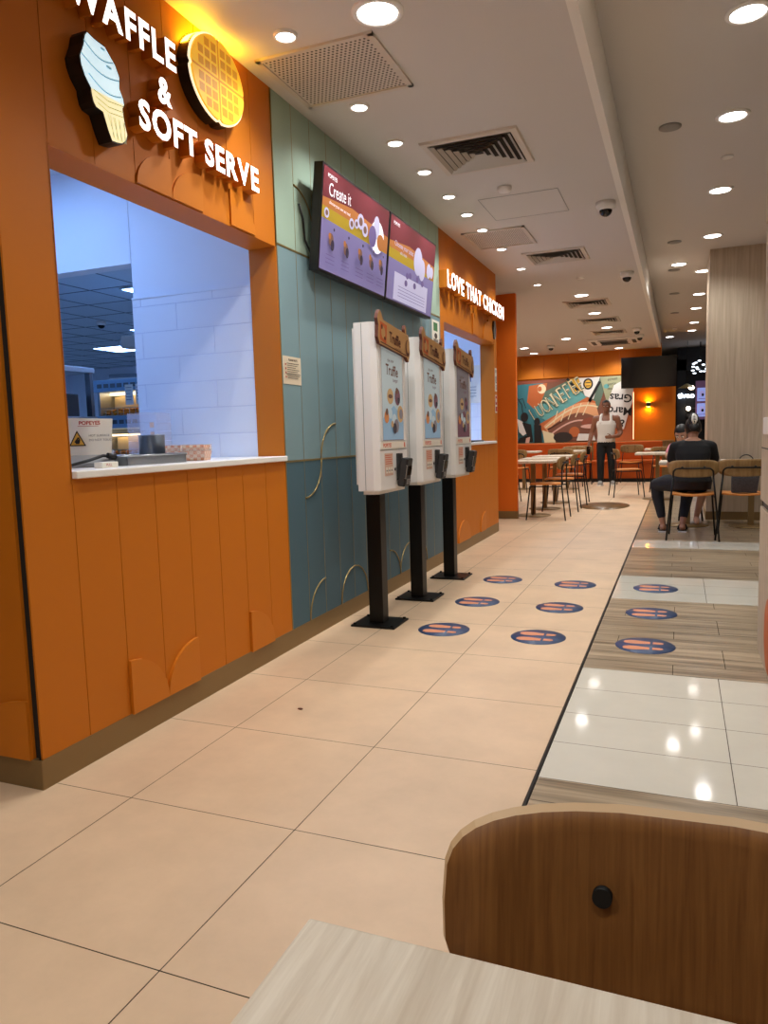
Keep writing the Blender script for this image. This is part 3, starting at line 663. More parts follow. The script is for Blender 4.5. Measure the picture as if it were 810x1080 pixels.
# ================================================================== KITCHEN BEHIND
def panel_light(x, y, w=.55, d=1.15):
    t = thing('ceiling_panel_light', 'bluish white panel light in the kitchen ceiling', 'light', (x, y, 2.694), 0, 'kitchen panel lights')
    m = MB(); m.box(-w/2-.02, w/2+.02, -d/2-.02, d/2+.02, -.012, -.002, 'white_paint'); m.build('frame', t)
    m = MB(); m.box(-w/2, w/2, -d/2, d/2, -.016, -.012, 'kitchen_lamp'); m.build('diffuser', t)
    return t
pl = panel_light(-3.3, 2.62, .58, .58)
for x, y in ((-4.95, 6.35), (-6.72, 8.5), (-8.55, 9.75), (-3.0, 7.3), (-3.0, 4.4), (-9.6, 5.5), (-7.5, 4.5), (-11.5, 9.0), (-3.6, 5.6), (-2.9, 5.9)): dup(pl, (x, y, 2.694))  # panels hidden by the wall are added to brighten the kitchen
m = MB(); m.lathe([(0, 0), (.06, 0), (.06, -.03), (.045, -.05)], 'white_plastic', seg=16); 
t = thing('dome_camera', 'white dome camera with dark lens on the kitchen ceiling', 'camera', (-6.9, 7.55, 2.70)); m.build('housing', t)
m = MB(); m.sphere((0, 0, -.05), .045, 'black_gloss', (1, 1, .9)); m.build('lens_dome', t)
# steel rack with boxes (left in the doorway)
t = thing('steel_rack', 'steel shelving rack at the left inside the kitchen doorway', 'rack', (-5.60, 5.32, 0))
for x in (-.38, .36):
    for y in (-.2, .2):
        m = MB(); m.box(x-.03, x+.03, y-.02, y+.02, 0.006, 1.86, 'dark_steel'); m.build('upright', t)
for z in (.4, .9, 1.38, 1.84):
    m = MB(); m.box(-.42, .40, -.24, .24, z-.03, z+.02, 'steel', bev=.004); m.build('shelf', t)
m = MB(); m.box(-.32, .24, -.16, .18, 1.40, 1.62, 'dark_grey', bev=.01); m.box(-.25, .17, -.165, -.16, 1.44, 1.58, 'steel'); tag(m.build('counter_oven', None), 'dark small oven standing on the steel rack in the kitchen', 'oven'); bpy.data.objects['counter_oven'].location = (-5.60, 5.32, 0)
for k, (x, z, h) in enumerate(((-5.70, 1.86, .15), (-5.72, 2.01, .11))):
    t = thing('white_carton', ('white carton standing on the top of the steel rack', 'flat white carton stacked above another on the steel rack')[k], 'carton', (x, 5.3, z), .05*k)
    m = MB(); m.box(-.2, .2, -.17, .17, 0.001, h-.004, 'white_paint', bev=.004); m.build('carton_body', t)
    m = MB(); m.box(-.205, .205, -.175, .175, h-.03, h, 'white_plastic', bev=.003); m.build('lid', t)
# food warmer with two lit openings
M('warm_lamp', '#fff0d0', .5, emit='#ffdca8', es=3.); M('fry', '#c98a2e', .6); M('fry_dark', '#a8601c', .6); M('blue_steel', '#8fb4d4', .35, .5); M('warm_board', '#e8d2a0', .6)  # warmer shelf steel has the bluish kitchen light put into its colour
t = thing('food_warmer', 'tall steel food warmer with two lit openings in the kitchen', 'warmer', (-5.05, 6.05, 0))
WX0, WX1 = -.50, .50
m = MB(); m.box(WX0, WX1, .30, .34, .006, 1.72, 'steel'); m.box(WX0, WX0+.03, -.1, .34, .006, 1.72, 'steel'); m.box(WX1-.03, WX1, -.1, .34, .006, 1.72, 'steel'); m.box(WX0, WX1, -.1, .34, .006, .95, 'steel'); m.build('carcass', t)
for z0, z1 in ((.95, 1.0), (1.29, 1.42), (1.66, 1.78)):
    m = MB(); m.box(WX0-.01, WX1+.01, -.14, .34, z0, z1, 'blue_steel', bev=.006)
    for k in range(10): m.box(WX0+.04+.085*k, WX0+.10+.085*k, -.143, -.139, (z0+z1)/2-.02, (z0+z1)/2+.02, 'dark_steel')
    m.build('shelf', t)
for z in (1.0, 1.42):
    m = MB(); m.box(WX0+.04, WX1-.04, .27, .30, z+.03, z+.24, 'warm_board'); m.prism([(WX0+.05, z+.07), (.05, z+.07), (.22, z+.23), (WX0+.05, z+.20)], 0, .01, ((0, .1, 0), (1, 0, 0), (0, 0, 1), (0, -1, 0)), 'warm_board'); m.build('back_board', t)
    m = MB(); m.box(WX0+.05, WX1-.1, .02, .10, z+.215, z+.235, 'warm_lamp'); m.build('heat_lamp', t)
    m = MB()
    for k in range(12): m.cyl((WX0+.05+.075*k, -.13, z), (WX0+.05+.075*k, -.13, z+.075), .003, 'steel', seg=6)
    m.cyl((WX0+.03, -.13, z+.075), (WX1-.03, -.13, z+.075), .004, 'steel', seg=6); m.build('wire_rail', t)
for k, z in enumerate((1.0, 1.42)):
    m = MB()
    for q in range(150):
        x = -5.05+random.uniform(WX0+.06, WX1-.08); y = 6.05+random.uniform(-.09, .2); zz = z+.01+random.uniform(0, .05); a = random.uniform(0, PI); l = random.uniform(.03, .05)
        m.tube([(x-l*math.cos(a), y-l*math.sin(a), zz), (x, y, zz+.008), (x+l*math.cos(a), y+l*math.sin(a), zz+random.uniform(-.008, .02))], .008, random.choice(['fry', 'fry', 'fry_dark']), 5)
    o = tag(m.build('fried_pieces'), ('heap of golden fried pieces in the lower opening of the warmer', 'heap of golden fried pieces in the upper opening of the warmer')[k], 'food'); o['kind'] = 'stuff'
for k in range(3):
    m = MB(); m.box(-.05, .05, -.002, .0, -.20, 0, 'white_paint'); c = Canvas(m, (-.05, -.0022, -.20), (1, 0, 0), (0, 0, 1), (0, -1, 0))
    for q in range(5): c.line([(.01, .17-.03*q), (.085-.01*(q % 3), .17-.03*q)], .005, 'ink_blue')
    o = m.build('order_slip', recalc=False); o.location = (-5.10+.13*k, 5.903, 1.72)
    tag(o, ('white order slip hanging on the warmer, leftmost of three', 'white order slip hanging on the warmer between two others', 'white order slip hanging on the warmer, rightmost of three')[k], 'slip', 'order slips on the warmer')
# suspended conduit with box
t = thing('ceiling_conduit', 'steel conduit with black hoses dropping from the kitchen ceiling', 'conduit', (-3.70, 4.55, 1.9)); cx_ = -3.70
m = MB(); m.cyl((cx_, 4.55, 1.62), (cx_-.02, 4.55, 2.70), .024, 'steel', seg=14); m.build('pipe', t, world=True)
for q in (-.045, .04):
    m = MB(); m.tube([(cx_-.02+q, 4.53, 2.70), (cx_-.01+q*1.1, 4.52, 2.35), (cx_+.01+q*.6, 4.51, 2.1), (cx_+.01+q*.8, 4.50, 1.98), (cx_-.07, 4.47, 1.93)], .010, 'black', 8); m.build('hose', t, world=True)
m = MB(); m.box(cx_-.17, cx_-.0, 4.42, 4.54, 1.84, 1.93, 'aluminium', bev=.01); m.cyl((cx_-.17, 4.47, 1.885), (cx_-.20, 4.47, 1.885), .03, 'steel'); m.build('junction_box', t, world=True)
# tall steel cabinet at the back
for k, (x, y) in enumerate(((-6.6, 8.2), (-5.5, 8.8))):
    t = thing('steel_cabinet', ('tall grey steel cabinet far back in the kitchen by the rack', 'grey steel cabinet far back in the kitchen above the warmer')[k], 'cabinet', (x, y, 0), .2)
    m = MB(); m.box(-.5, .5, -.35, .35, .006, 2.05, 'dark_steel', bev=.01); m.build('body', t)
    for s in (-1, 1):
        m = MB(); m.box(s*.25-.235, s*.25+.235, -.37, -.351, .1, 2.0, 'steel', bev=.004); d = m.build('door', t)
        m = MB(); m.cyl((-s*.0+s*.05, -.385, .95), (s*.05, -.385, 1.2), .01, 'black_metal', seg=8); m.build('handle', d)

# ================================================================== CEILING FIXTURES
BIGW, SMALLW, RIGHTW = 77., 26., 59.
def downlight(label, loc, r, group, mat_='lamp_white'):
    t = thing('downlight', label, 'light', loc, 0, group)
    m = MB(); m.lathe([(r*1.0, -.003), (r*1.02, -.012), (r*1.22, -.010), (r*1.30, -.004), (r*1.30, 0)], 'white_plastic', seg=28); m.build('trim_ring', t)
    m = MB(); m.lathe([(0, -.006), (r*1.0, -.006), (r*1.0, -.003), (0, -.003)], mat_, seg=24); m.build('lens', t)
    big = mat_ == 'lamp_white'; right = loc[2] > 3; key = 'lamp_right' if right else 'lamp_big' if big else 'lamp_small'
    ld = bpy.data.lights.get(key)
    if ld is None:
        ld = bpy.data.lights.new(key, 'SPOT'); ld.energy = RIGHTW if right else BIGW if big else SMALLW; ld.color = (.97, .975, .95); ld.shadow_soft_size = r*.8
        ld.spot_size = math.radians(142 if big else 134); ld.spot_blend = .8 if big else .9
    lo = bpy.data.objects.new('lamp', ld); COL.objects.link(lo); lo.parent = t; lo.location = (0, 0, -.02)
    return t
d0 = downlight('large round downlight at the top of the frame, nearest of all', (-1.194, 3.031, CZ), .085, 'large round downlights')
far = [(-1.224, 10.11), (-1.227, 11.74), (-1.201, 13.47), (-2.058, 14.64), (-3.075, 15.73), (-3.089, 16.9), (-1.991, 16.7), (-1.256, 17.0)]
lab = ['large round downlight before the first far diffuser', 'large round downlight between two far diffusers', 'large round downlight before the cassette unit', 'large round downlight left of the cassette unit', 'large round downlight nearest the orange partition top', 'large round downlight at the far left by the back wall', 'large round downlight over the middle of the mural', 'large round downlight in front of the black television']
for (x, y), l in zip(far, lab): dup(d0, (x, y, CZ), 0, l)
for x, y in ((-4.2, 11.5), (-4.2, 14.)): dup(d0, (x, y, CZ), 0, 'large round downlight hidden above the left dining tables')
s0 = downlight('small spotlight before the perforated grille', (-1.63, 3.027, CZ), .042, 'small spotlights along the shop front', 'spot_white')
sp = [3.805, 4.345, 4.89, 5.46, 5.96, 6.46, 7.20, 8.15, 9.12]
for k, y in enumerate(sp): dup(s0, (-1.62, y, CZ), 0, '%s small spotlight in the row beyond the perforated grille' % ['first', 'second', 'third', 'fourth', 'fifth', 'sixth', 'seventh', 'eighth', 'last'][k])
dup(s0, (-2.9, 11.9, CZ), 0, 'left of two tiny spotlights over the far left tables'); dup(s0, (-2.55, 11.6, CZ), 0, 'right of two tiny spotlights over the far left tables')
r0 = downlight('round downlight on the higher ceiling at the top right corner', (.295, 4.38, RZ), .085, 'round downlights on the higher ceiling')
for k, y in enumerate((5.72, 7.39, 9.07)): dup(r0, (.305, y, RZ), 0, 'round downlight on the higher ceiling, %s one before the wood pillar' % ['first', 'second', 'third'][k])
for k, (x, y) in enumerate(((.255, 11.0), (.25, 12.83), (.235, 14.3), (.235, 16.2), (.21, 17.5))): dup(r0, (x, y, RZ), 0, 'round downlight on the higher ceiling, %s one past the pillar edge' % ['first', 'second', 'third', 'fourth', 'fifth'][k])
dup(r0, (-.041, 10.4, RZ), 0, 'round downlight on the higher ceiling standing alone left of the pillar'); dup(r0, (-.25, 18.4, RZ), 0, 'round downlight on the higher ceiling right of the soffit end')
for x, y, l in ((-1.2, .9, 'behind the grille, over the front floor'), (-1.2, -1.0, 'behind the camera on the left'), (.1, -.5, 'above the front table'), (.295, 3.0, 'nearest over the right wall'), (2.2, 6.5, 'behind the right wall'), (2.4, 9, 'beside the wood pillar')): dup(r0 if x > -.42 else d0, (x, y, RZ if x > -.42 else CZ), 0, 'round downlight out of view, '+l)  # the unseen one over the front table is added to brighten it
# perforated grilles
M('perf_plate', '#cfc5ba', .6); M('perf_hole', '#3a332d', .9)
def perf(label, x0, x1, y0, y1):
    t = thing('perforated_grille', label, 'grille', ((x0+x1)/2, (y0+y1)/2, CZ), 0, 'perforated ceiling grilles'); w = (x1-x0)/2; d = (y1-y0)/2
    m = MB()
    for a, b, c_, e in ((-w, w, -d, -d+.025), (-w, w, d-.025, d), (-w, -w+.025, -d, d), (w-.025, w, -d, d)): m.box(a, b, c_, e, -.012, 0, 'perf_plate')
    m.build('frame', t)
    m = MB(); m.box(-w+.02, w-.02, -d+.02, d-.02, -.006, 0, 'perf_plate')
    n = 24
    for i in range(n):
        for j in range(n):
            x = -w+.04+(2*w-.08)*(i+.5*(j % 2))/(n-.5); y = -d+.04+(2*d-.08)*j/(n-1); r = .0062
            m.face([(x+r*math.cos(q), y+r*math.sin(q), -.0065) for q in [PI/3*k for k in range(6)]], 'perf_hole')
    m.build('perforated_plate', t, recalc=False)
perf('square perforated ceiling grille beside the waffle sign', -1.865, -1.272, 3.15, 3.70)
perf('square perforated ceiling grille above the LOVE THAT CHICKEN letters', -1.825, -1.265, 6.50, 7.12)
def diffuser(label, x0, x1, y0, y1):
    t = thing('air_diffuser', label, 'air vent', ((x0+x1)/2, (y0+y1)/2, CZ), 0, 'square ceiling air diffusers'); w = (x1-x0)/2; d = (y1-y0)/2
    def ring(mb, s0, s1, z0, z1, m_):
        A = [(-w*s0, -d*s0), (w*s0, -d*s0), (w*s0, d*s0), (-w*s0, d*s0)]; B = [(-w*s1, -d*s1), (w*s1, -d*s1), (w*s1, d*s1), (-w*s1, d*s1)]
        for k in range(4):
            q = (k+1) % 4; mb.face([(*A[k], z0), (*A[q], z0), (*B[q], z1), (*B[k], z1)], m_)
    m = MB(); ring(m, 1, .98, 0, -.014, 'perf_plate'); ring(m, .98, .86, -.014, -.016, 'perf_plate'); ring(m, .86, .85, -.016, .0, 'perf_plate'); m.build('frame', t, recalc=False)
    m = MB(); m.box(-w*.86, w*.86, -d*.86, d*.86, -.002, .0, 'perf_hole'); m.build('dark_throat', t)
    for k in range(6):
        s = .84-.135*k; m = MB(); ring(m, s, s-.075, -.022, -.006, 'aluminium'); ring(m, s-.075, s, -.0065, -.0225, 'aluminium'); m.build('louvre', t, recalc=False)
diffuser('square four way air diffuser nearest the camera', -1.50, -.90, 4.42, 5.02)
diffuser('square four way air diffuser before the LOVE THAT CHICKEN letters end', -1.49, -.88, 7.48, 8.03)
for (x0, x1, y0), l in zip(((-1.53, -.92, 10.5), (-1.55, -.92, 12.25), (-1.53, -.93, 13.85)), ('third square air diffuser down the ceiling', 'fourth square air diffuser down the ceiling', 'fifth square air diffuser down the ceiling')): diffuser(l, x0, x1, y0, y0+.58)
t = thing('cassette_unit', 'square ceiling cassette air conditioner before the back wall', 'air conditioner', (-1.25, 15.6, CZ))
m = MB(); m.box(-.48, .48, -.48, .48, -.03, 0, 'white_plastic', bev=.008); m.build('panel', t)
m = MB(); m.box(-.26, .26, -.26, .26, -.036, -.03, 'grey'); 
for k in range(12): m.box(-.25, .25, -.24+.042*k, -.225+.042*k, -.040, -.036, 'dark_grey')
m.build('intake_grille', t)
for a in range(4):
    m = MB(); m.box(-.28, .28, -.42, -.35, -.036, -.03, 'black', mat=Matrix.Rotation(a*PI/2, 4, 'Z')); m.build('outlet_slot', t)
# dome cameras
def dome(label, loc):
    t = thing('dome_camera', label, 'camera', loc, 0, 'white dome cameras')
    m = MB(); m.lathe([(0, .003), (.075, .003), (.075, -.035), (.058, -.062), (0, -.062)], 'white_plastic', seg=24); m.build('housing', t)
    m = MB(); m.sphere((0, 0, -.062), .05, 'black_gloss', (1, 1, .95)); m.build('lens_dome', t)
    m = MB(); m.cyl((.01, -.03, -.08), (.012, -.047, -.09), .014, 'dark_grey', seg=12); m.build('lens', t)
    return t
c0 = dome('white dome camera nearest, left of the soffit', (-.56, 6.17, CZ))
for l, p in (('white dome camera second along the soffit', (-.58, 8.95, CZ)), ('white dome camera before the far pair by the soffit', (-.73, 13.9, CZ)), ('white dome camera just above the black television', (-.73, 14.9, CZ)), ('small dome camera between the far left downlights', (-2.5, 15.6, CZ))): dup(c0, p, 0, l)
def disc(name, label, cat, loc, r, mats, h=.02, group=None):
    m = MB(); m.lathe([(0, .003), (r, .003), (r, -h*.6), (r*.8, -h), (0, -h)], mats, seg=24); o = m.build(name); o.location = loc; return tag(o, label, cat, group)
disc('smoke_detector', 'round smoke detector beside the nearest diffuser', 'detector', (-1.199, 5.45, CZ), .05, 'white_plastic', .035)
for k, p in enumerate(((-.09, 5.73, RZ), (-.085, 9.16, RZ), (-.1, 10.75, RZ), (-.11, 12.6, RZ), (-.12, 14.7, RZ))): disc('ceiling_speaker', 'round grey speaker on the higher ceiling, %s along the row' % ['nearest', 'second', 'third', 'fourth', 'last'][k], 'speaker', p, .075, 'grey', .012, 'ceiling speakers')
disc('sprinkler_cover', 'small round sprinkler cover between two right downlights', 'sprinkler', (.315, 6.54, RZ), .045, 'white_plastic', .012)
disc('sprinkler_cover', 'small round sprinkler cover between the far dome cameras', 'sprinkler', (-1.1, 9.0, CZ), .04, 'white_plastic', .012)
m = MB()
for a, b, c_, d in ((-.3, .3, -.3, -.296), (-.3, .3, .296, .3), (-.3, -.296, -.3, .3), (.296, .3, -.3, .3)): m.box(a, b, c_, d, -.002, .003, 'grey')
m.box(-.294, .294, -.294, .294, -.0015, .003, 'ceiling_paint'); o = m.build('access_panel'); o.location = (-1.15, 5.95, CZ); tag(o, 'flush square access panel in the ceiling past the diffuser', 'panel')
m = MB(); m.box(-.05, .05, -.02, .02, -.03, 0, 'white_plastic', bev=.004); o = m.build('exit_sensor'); o.location = (-.13, 16.9, RZ); tag(o, 'small pale sensor box right of the black television', 'sensor')

# ================================================================== FLOOR STICKERS
M('sticker_blue', '#3c4d70', .4); M('sticker_foot', '#d58a66', .45)
def sticker():
    m = MB(); m.lathe([(0, .0012), (.150, .0012), (.150, 0)], 'sticker_blue', seg=40); 
    c = Canvas(m, (0, 0, .0012), (1, 0, 0), (0, 1, 0), (0, 0, 1))
    for s in (1, -1):
        k0 = c.k
        sole = [(.105, 0), (.10, .030), (.075, .044), (.035, .042), (-.005, .030), (-.028, .026), (-.028, -.022), (-.005, -.027), (.035, -.036), (.075, -.036), (.098, -.022)]
        c.poly([(-x-.005, s*.052+s*y*.85) for x, y in sole], 'sticker_foot')
        heel = [(-.042, .024), (-.042, -.022), (-.075, -.022), (-.092, -.012), (-.095, .010), (-.08, .024)]
        c.poly([(-x-.005, s*.052+s*y*.85) for x, y in heel], 'sticker_foot')
    return m.build('floor_sticker')
st0 = sticker(); st0.location = (-1.268, 4.0, 0.0005)
ST = 'footprint queue stickers'
tag(st0, 'round footprint sticker before the nearest kiosk', 'sticker', ST)
for p, l in (((-1.262, 4.74), 'round footprint sticker before the middle kiosk'), ((-1.265, 5.52), 'round footprint sticker before the farthest kiosk'), ((-.718, 3.988), 'nearest footprint sticker of the middle row, beside the dark metal floor line'), ((-.71, 4.71), 'middle footprint sticker of the middle row on beige tile'), ((-.708, 5.46), 'farthest footprint sticker of the middle row on beige tile'), ((-.158, 3.975), 'nearest footprint sticker on the wood look tiles'), ((-.153, 4.70), 'footprint sticker at the far edge of the wood look tiles'), ((-.15, 5.455), 'footprint sticker lying on the white tiles')):
    o = st0.copy(); COL.objects.link(o); o.location = (*p, .0005); tag(o, l, 'sticker', ST)
wood('inlay', '#8a6a44', '#4a3520', (9, 9, 3), .3)
m = MB(); m.lathe([(0, .001), (.36, .001), (.36, 0)], 'inlay', seg=40); o = m.build('floor_inlay'); o.location = (-1.04, 11.35, .0004); o.scale = (1, 1.6, 1); tag(o, 'dark brown round floor inlay before the standing man', 'floor inlay')  # dark brown grained ellipse laid on the floor
m = MB(); m.sphere((0, 0, .003), .009, 'card_dark', (1.4, .7, .4)); o = m.build('crumb'); o.location = (-1.47, 2.62, .0); tag(o, 'tiny dark crumb on the beige tile by the counter', 'crumb')

# ================================================================== FURNITURE
# foreground table and chair
t = thing('cafe_table', 'pale wood cafe table at the bottom edge of the picture', 'table', (.08, .19, 0))
m = MB(); m.box(-.273, .40, -.35, .487, .722, .75, 'table_wood', bev=.0025); m.build('table_top', t, world=True)
m = MB(); m.cyl((.06, .07, .015), (.06, .07, .722), .035, 'black_metal', seg=24); m.build('post', t, world=True)
m = MB(); m.lathe([(0, 0), (.16, 0), (.16, .008), (.05, .02), (0, .02)], 'black_metal', c=(.06, .07, 0), seg=32); m.build('foot_plate', t, world=True)
def bent_board(mb, pts_yz, w, curve, m, t=.011, n=14, round_=.09, tilt=0, edge=None):
    """curved back board: superellipse outline bowed towards -y at its ends (u across, z up)"""
    h = pts_yz; N = 40; F = []; B = []
    rings = []
    for s in (1., .8, .5, .0):
        ring = []
        for k in range(N):
            a = 2*PI*k/N; ca, sa = math.cos(a), math.sin(a)
            e = .52
            x = math.copysign(abs(ca)**e, ca)*w/2*s; z = math.copysign(abs(sa)**e, sa)*h/2*s
            ring.append((x, z))
        rings.append(ring)
    def P3(x, z, o): return (x, -curve*(x/(w/2))**2+tilt*z+o, z)
    V = {}
    for side, o in ((0, 0), (1, t)):
        for j, ring in enumerate(rings):
            if j == 3: V[side, j] = [mb.bm.verts.new(P3(0, 0, o))]*N
            else: V[side, j] = [mb.bm.verts.new(P3(x*(1+.02*side), z*(1+.045*side), o)) for x, z in ring]
    i = mb.mi(m); ie = mb.mi(edge or m)
    for side in (0, 1):
        for j in range(3):
            for k in range(N):
                q = [V[side, j][k], V[side, j][(k+1) % N], V[side, j+1][(k+1) % N], V[side, j+1][k]]; u = []
                for v in q:
                    if v not in u: u.append(v)
                f = mb.bm.faces.new(u if side else u[::-1]); f.material_index = i; f.smooth = True
    for k in range(N):
        f = mb.bm.faces.new([V[0, 0][k], V[1, 0][k], V[1, 0][(k+1) % N], V[0, 0][(k+1) % N]]); f.material_index = ie
def cafe_chair(label, loc, rz, wood_='far_wood', seat_='seat_orange', group='cafe chairs', edge=None):
    """chair facing -y in its own space: seat, bent back board, black tube frame"""
    t = thing('cafe_chair', label, 'chair', loc, rz, group)
    m = MB(); N = 32; top = []; bot = []
    for k in range(N):
        a = 2*PI*k/N; x = math.copysign(abs(math.cos(a))**.6, math.cos(a))*.215; y = math.copysign(abs(math.sin(a))**.6, math.sin(a))*.205
        top.append((x, y, .455+.012*abs(x)/.215)); bot.append((x*.97, y*.97, .440+.012*abs(x)/.215))
    A = [m.bm.verts.new(p) for p in top]; B = [m.bm.verts.new(p) for p in bot]; i = m.mi(seat_)
    ct = m.bm.verts.new((0, 0, .450)); cb = m.bm.verts.new((0, 0, .437))
    for k in range(N):
        for q in ((A[k], A[(k+1) % N], ct), (B[(k+1) % N], B[k], cb), (A[(k+1) % N], A[k], B[k], B[(k+1) % N])):
            f = m.bm.faces.new(q); f.material_index = i; f.smooth = len(q) == 3
    m.build('seat', t)
    m = MB(); bent_board(m, .168, .46, .055, wood_, edge=edge); m.xf(Matrix.Translation((0, .235, .723)) @ Matrix.Rotation(-.14, 4, 'X')); m.build('backrest', t)
    def leg(s):
        # rear leg rises behind the board and turns into the loop
        return [(s*.245, .285, .0), (s*.205, .235, .44), (s*.185, .238, .635)]
    for s in (-1, 1):
        m = MB(); m.tube(leg(s), .009, 'black_metal', 8); m.build('leg', t)
        m = MB(); m.tube([(s*.225, -.215, 0), (s*.19, -.17, .432), (s*.185, -.1, .434)], .009, 'black_metal', 8); m.build('leg', t)
    m = MB()
    n = 6; lp = [(.185, .238, .635)]+[(.185-.05*(1-math.cos(PI/2*k/n)), .240+.022*k/n, .68+.046*math.sin(PI/2*k/n)) for k in range(n+1)]
    lp = lp+[(-x, y, z) for x, y, z in lp[::-1]]
    m.tube(lp, .009, 'black_metal', 8)
    m.tube([(-.205, .235, .434), (-.2, .1, .432), (-.19, -.17, .432), (.19, -.17, .432), (.2, .1, .432), (.205, .235, .434)], .008, 'black_metal', 8)
    m.build('tube_frame', t)
    for s in (-1, 1):
        m = MB(); m.cyl((s*.102, .2175, .7385), (s*.102, .25, .7345), .0082, 'black', seg=20); m.cyl((s*.102, .25, .7345), (s*.102, .274, .7305), .0125, 'black', seg=20); m.build('screw_knob', t)
    return t
M('ply_edge', '#c9a67c', .5)
cafe_chair('brown plywood chair at the far side of the front table', (.045, .388, 0), 0, 'chair_wood', 'chair_wood', edge='ply_edge')
def cafe_table(label, x0, x1, y0, y1, group='cafe tables'):
    cx, cy = (x0+x1)/2, (y0+y1)/2
    t = thing('cafe_table', label, 'table', (cx, cy, 0), 0, group)
    m = MB(); m.box(x0-cx, x1-cx, y0-cy, y1-cy, .718, .75, 'table_wood', bev=.004); m.build('table_top', t)
    m = MB(); m.box(-.03, .03, -.03, .03, .014, .718, 'kick', bev=.004); m.build('post', t)
    m = MB(); m.lathe([(0, 0), (.23, 0), (.23, .008), (.05, .018), (0, .018)], 'kick', seg=32); m.build('foot_plate', t)
    return t
# left dining group
for y, l in ((9.64, 'nearest'), (10.55, 'second'), (11.5, 'third')): cafe_table('pale cafe table beyond the orange partition, %s of the left row' % l, -2.15, -1.53, y, y+.60)
lc = cafe_chair('chair with orange seat at the nearest table of the left row, on the aisle', (-1.62, 9.63, 0), -PI/2)
for y, l in ((10.66, 'second'), (11.68, 'third'), ): dup(lc, (-1.60, y, 0), -PI/2+.04, 'chair with orange seat at the %s table of the left row, on the aisle' % l)
for y, l in ((9.85, 'nearest'), (10.75, 'second'), (11.7, 'third')): dup(lc, (-2.62, y, 0), PI/2, 'chair with orange seat against the inner side of the %s left table' % l)
for x0, l in ((-3.2, 'left'), (-2.35, 'right')):
    cafe_table('pale table before the orange bench, %s of the pair under the mural' % l, x0, x0+.62, 14.3, 14.95)
    dup(lc, (x0+.31, 13.95, 0), PI, 'chair with its back to us at the %s table before the bench' % l)
dup(lc, (-3.45, 15.35, 0), 0, 'chair turned to us at the far left table by the bench'); dup(lc, (-2.04, 15.4, 0), 0, 'chair turned to us behind the right bench table')
# middle group right of the aisle
cafe_table('pale table in the middle behind the seated woman', -.66, .0, 12.2, 12.85)
dup(lc, (-.80, 13.0, 0), PI/2+.25, 'brown backed chair at the left end of the middle table')
cafe_table('pale table farther back behind the middle table', -.62, .05, 14.6, 15.25)
dup(lc, (-.95, 15.95, 0), -.1, 'chair with bright orange seat right of the standing man')
dup(lc, (-.25, 14.1, 0), PI, 'chair with orange seat between the two middle tables')
dup(lc, (-1.95, 16.0, 0), .1, 'chair with orange seat left of the standing man')
# woman's group
cafe_table('pale table where the woman in black sits', -.22, .40, 8.86, 9.46)
cafe_table('pale table beside the wood pillar, with a chair and bag before it', .44, 1.06, 8.86, 9.46)
cw = dup(lc, (.125, 8.14, 0), PI+.0, 'chair the woman in black sits on, its back to us')
dup(lc, (.595, 8.22, 0), PI-.05, 'empty chair right of the woman, with a grey bag on its seat')
dup(lc, (.12, 9.98, 0), 0, 'chair of the person in pink, facing us across the table') if False else None
t = thing('hand_bag', 'grey woven handbag with thin handle standing on the empty chair', 'bag', (.62, 8.22, .462))
M('bag_grey', '#4a4a50', .7, noise=((90, 90, 90), .35))
m = MB(); m.prism([(-.13, 0), (.10, 0), (.125, .19), (-.13, .20)], -.05, .05, ((0, 0, 0), (1, 0, 0), (0, 0, 1), (0, -1, 0)), 'bag_grey'); m.build('bag_body', t)
m = MB(); m.tube([(-.07+.0, .0, .19)]+[(.0-.07*math.cos(PI*k/10), .0, .30+.08*math.sin(PI*k/10)) for k in range(11)]+[(.07, .0, .19)], .005, 'black', 6); m.build('handle', t)
# benches under the mural
def bench(label, x0, x1):
    t = thing('orange_bench', label, 'bench', ((x0+x1)/2, 16.8, 0), 0, 'orange benches'); c = (x0+x1)/2
    m = MB(); m.box(x0-c, x1-c, -.25, .30, .08, .40, 'bench_orange'); m.box(x0-c+.01, x1-c-.01, -.22, .28, 0, .08, 'black'); m.build('bench_base', t)
    m = MB(); m.box(x0-c, x1-c, -.28, .22, .40, .47, 'bench_orange', bev=.02); m.build('seat_cushion', t)
    m = MB(); m.box(x0-c, x1-c, .20, .32, .47, .86, 'bench_orange', bev=.02); m.build('back_cushion', t)
    return t
bench('long orange bench under the left part of the mural', -6.5, -1.84)
bench('orange bench under the mural right of the standing man', -1.80, -.35)
m = MB(); m.box(-7.9, -.12, 17.30, 17.46, 0, .84, 'far_wood'); m.box(-7.9, -.12, 17.28, 17.47, .84, .865, 'far_wood'); tag(m.build('ledge'), 'wood ledge running along the back wall behind the benches', 'ledge')

# ---- mural
for n_, c_ in (('m_teal', '#347480'), ('m_teal2', '#5c9a98'), ('m_orange', '#b8602f'), ('m_peach', '#d99a6c'), ('m_cream', '#e0cda6'), ('m_dark', '#2e221e'), ('m_brown', '#7a4a36'), ('m_green', '#5a6e5e'), ('m_white', '#dcd6d0'), ('m_yellow', '#d8a83c'), ('m_pink', '#d8a898'), ('m_sage', '#9a9a78'), ('m_blackn', '#171313'), ('m_rust', '#8a4630')): M(n_, c_, .6)
MX0, MX1, MZ0, MZ1 = -4.6, -.985, .87, 2.33
m = MB(); m.box(MX0, MX1, 17.475, 17.5, MZ0, MZ1, 'm_brown'); c = Canvas(m, (0, 17.475, 0), (1, 0, 0), (0, 0, 1), (0, -1, 0), .0006)
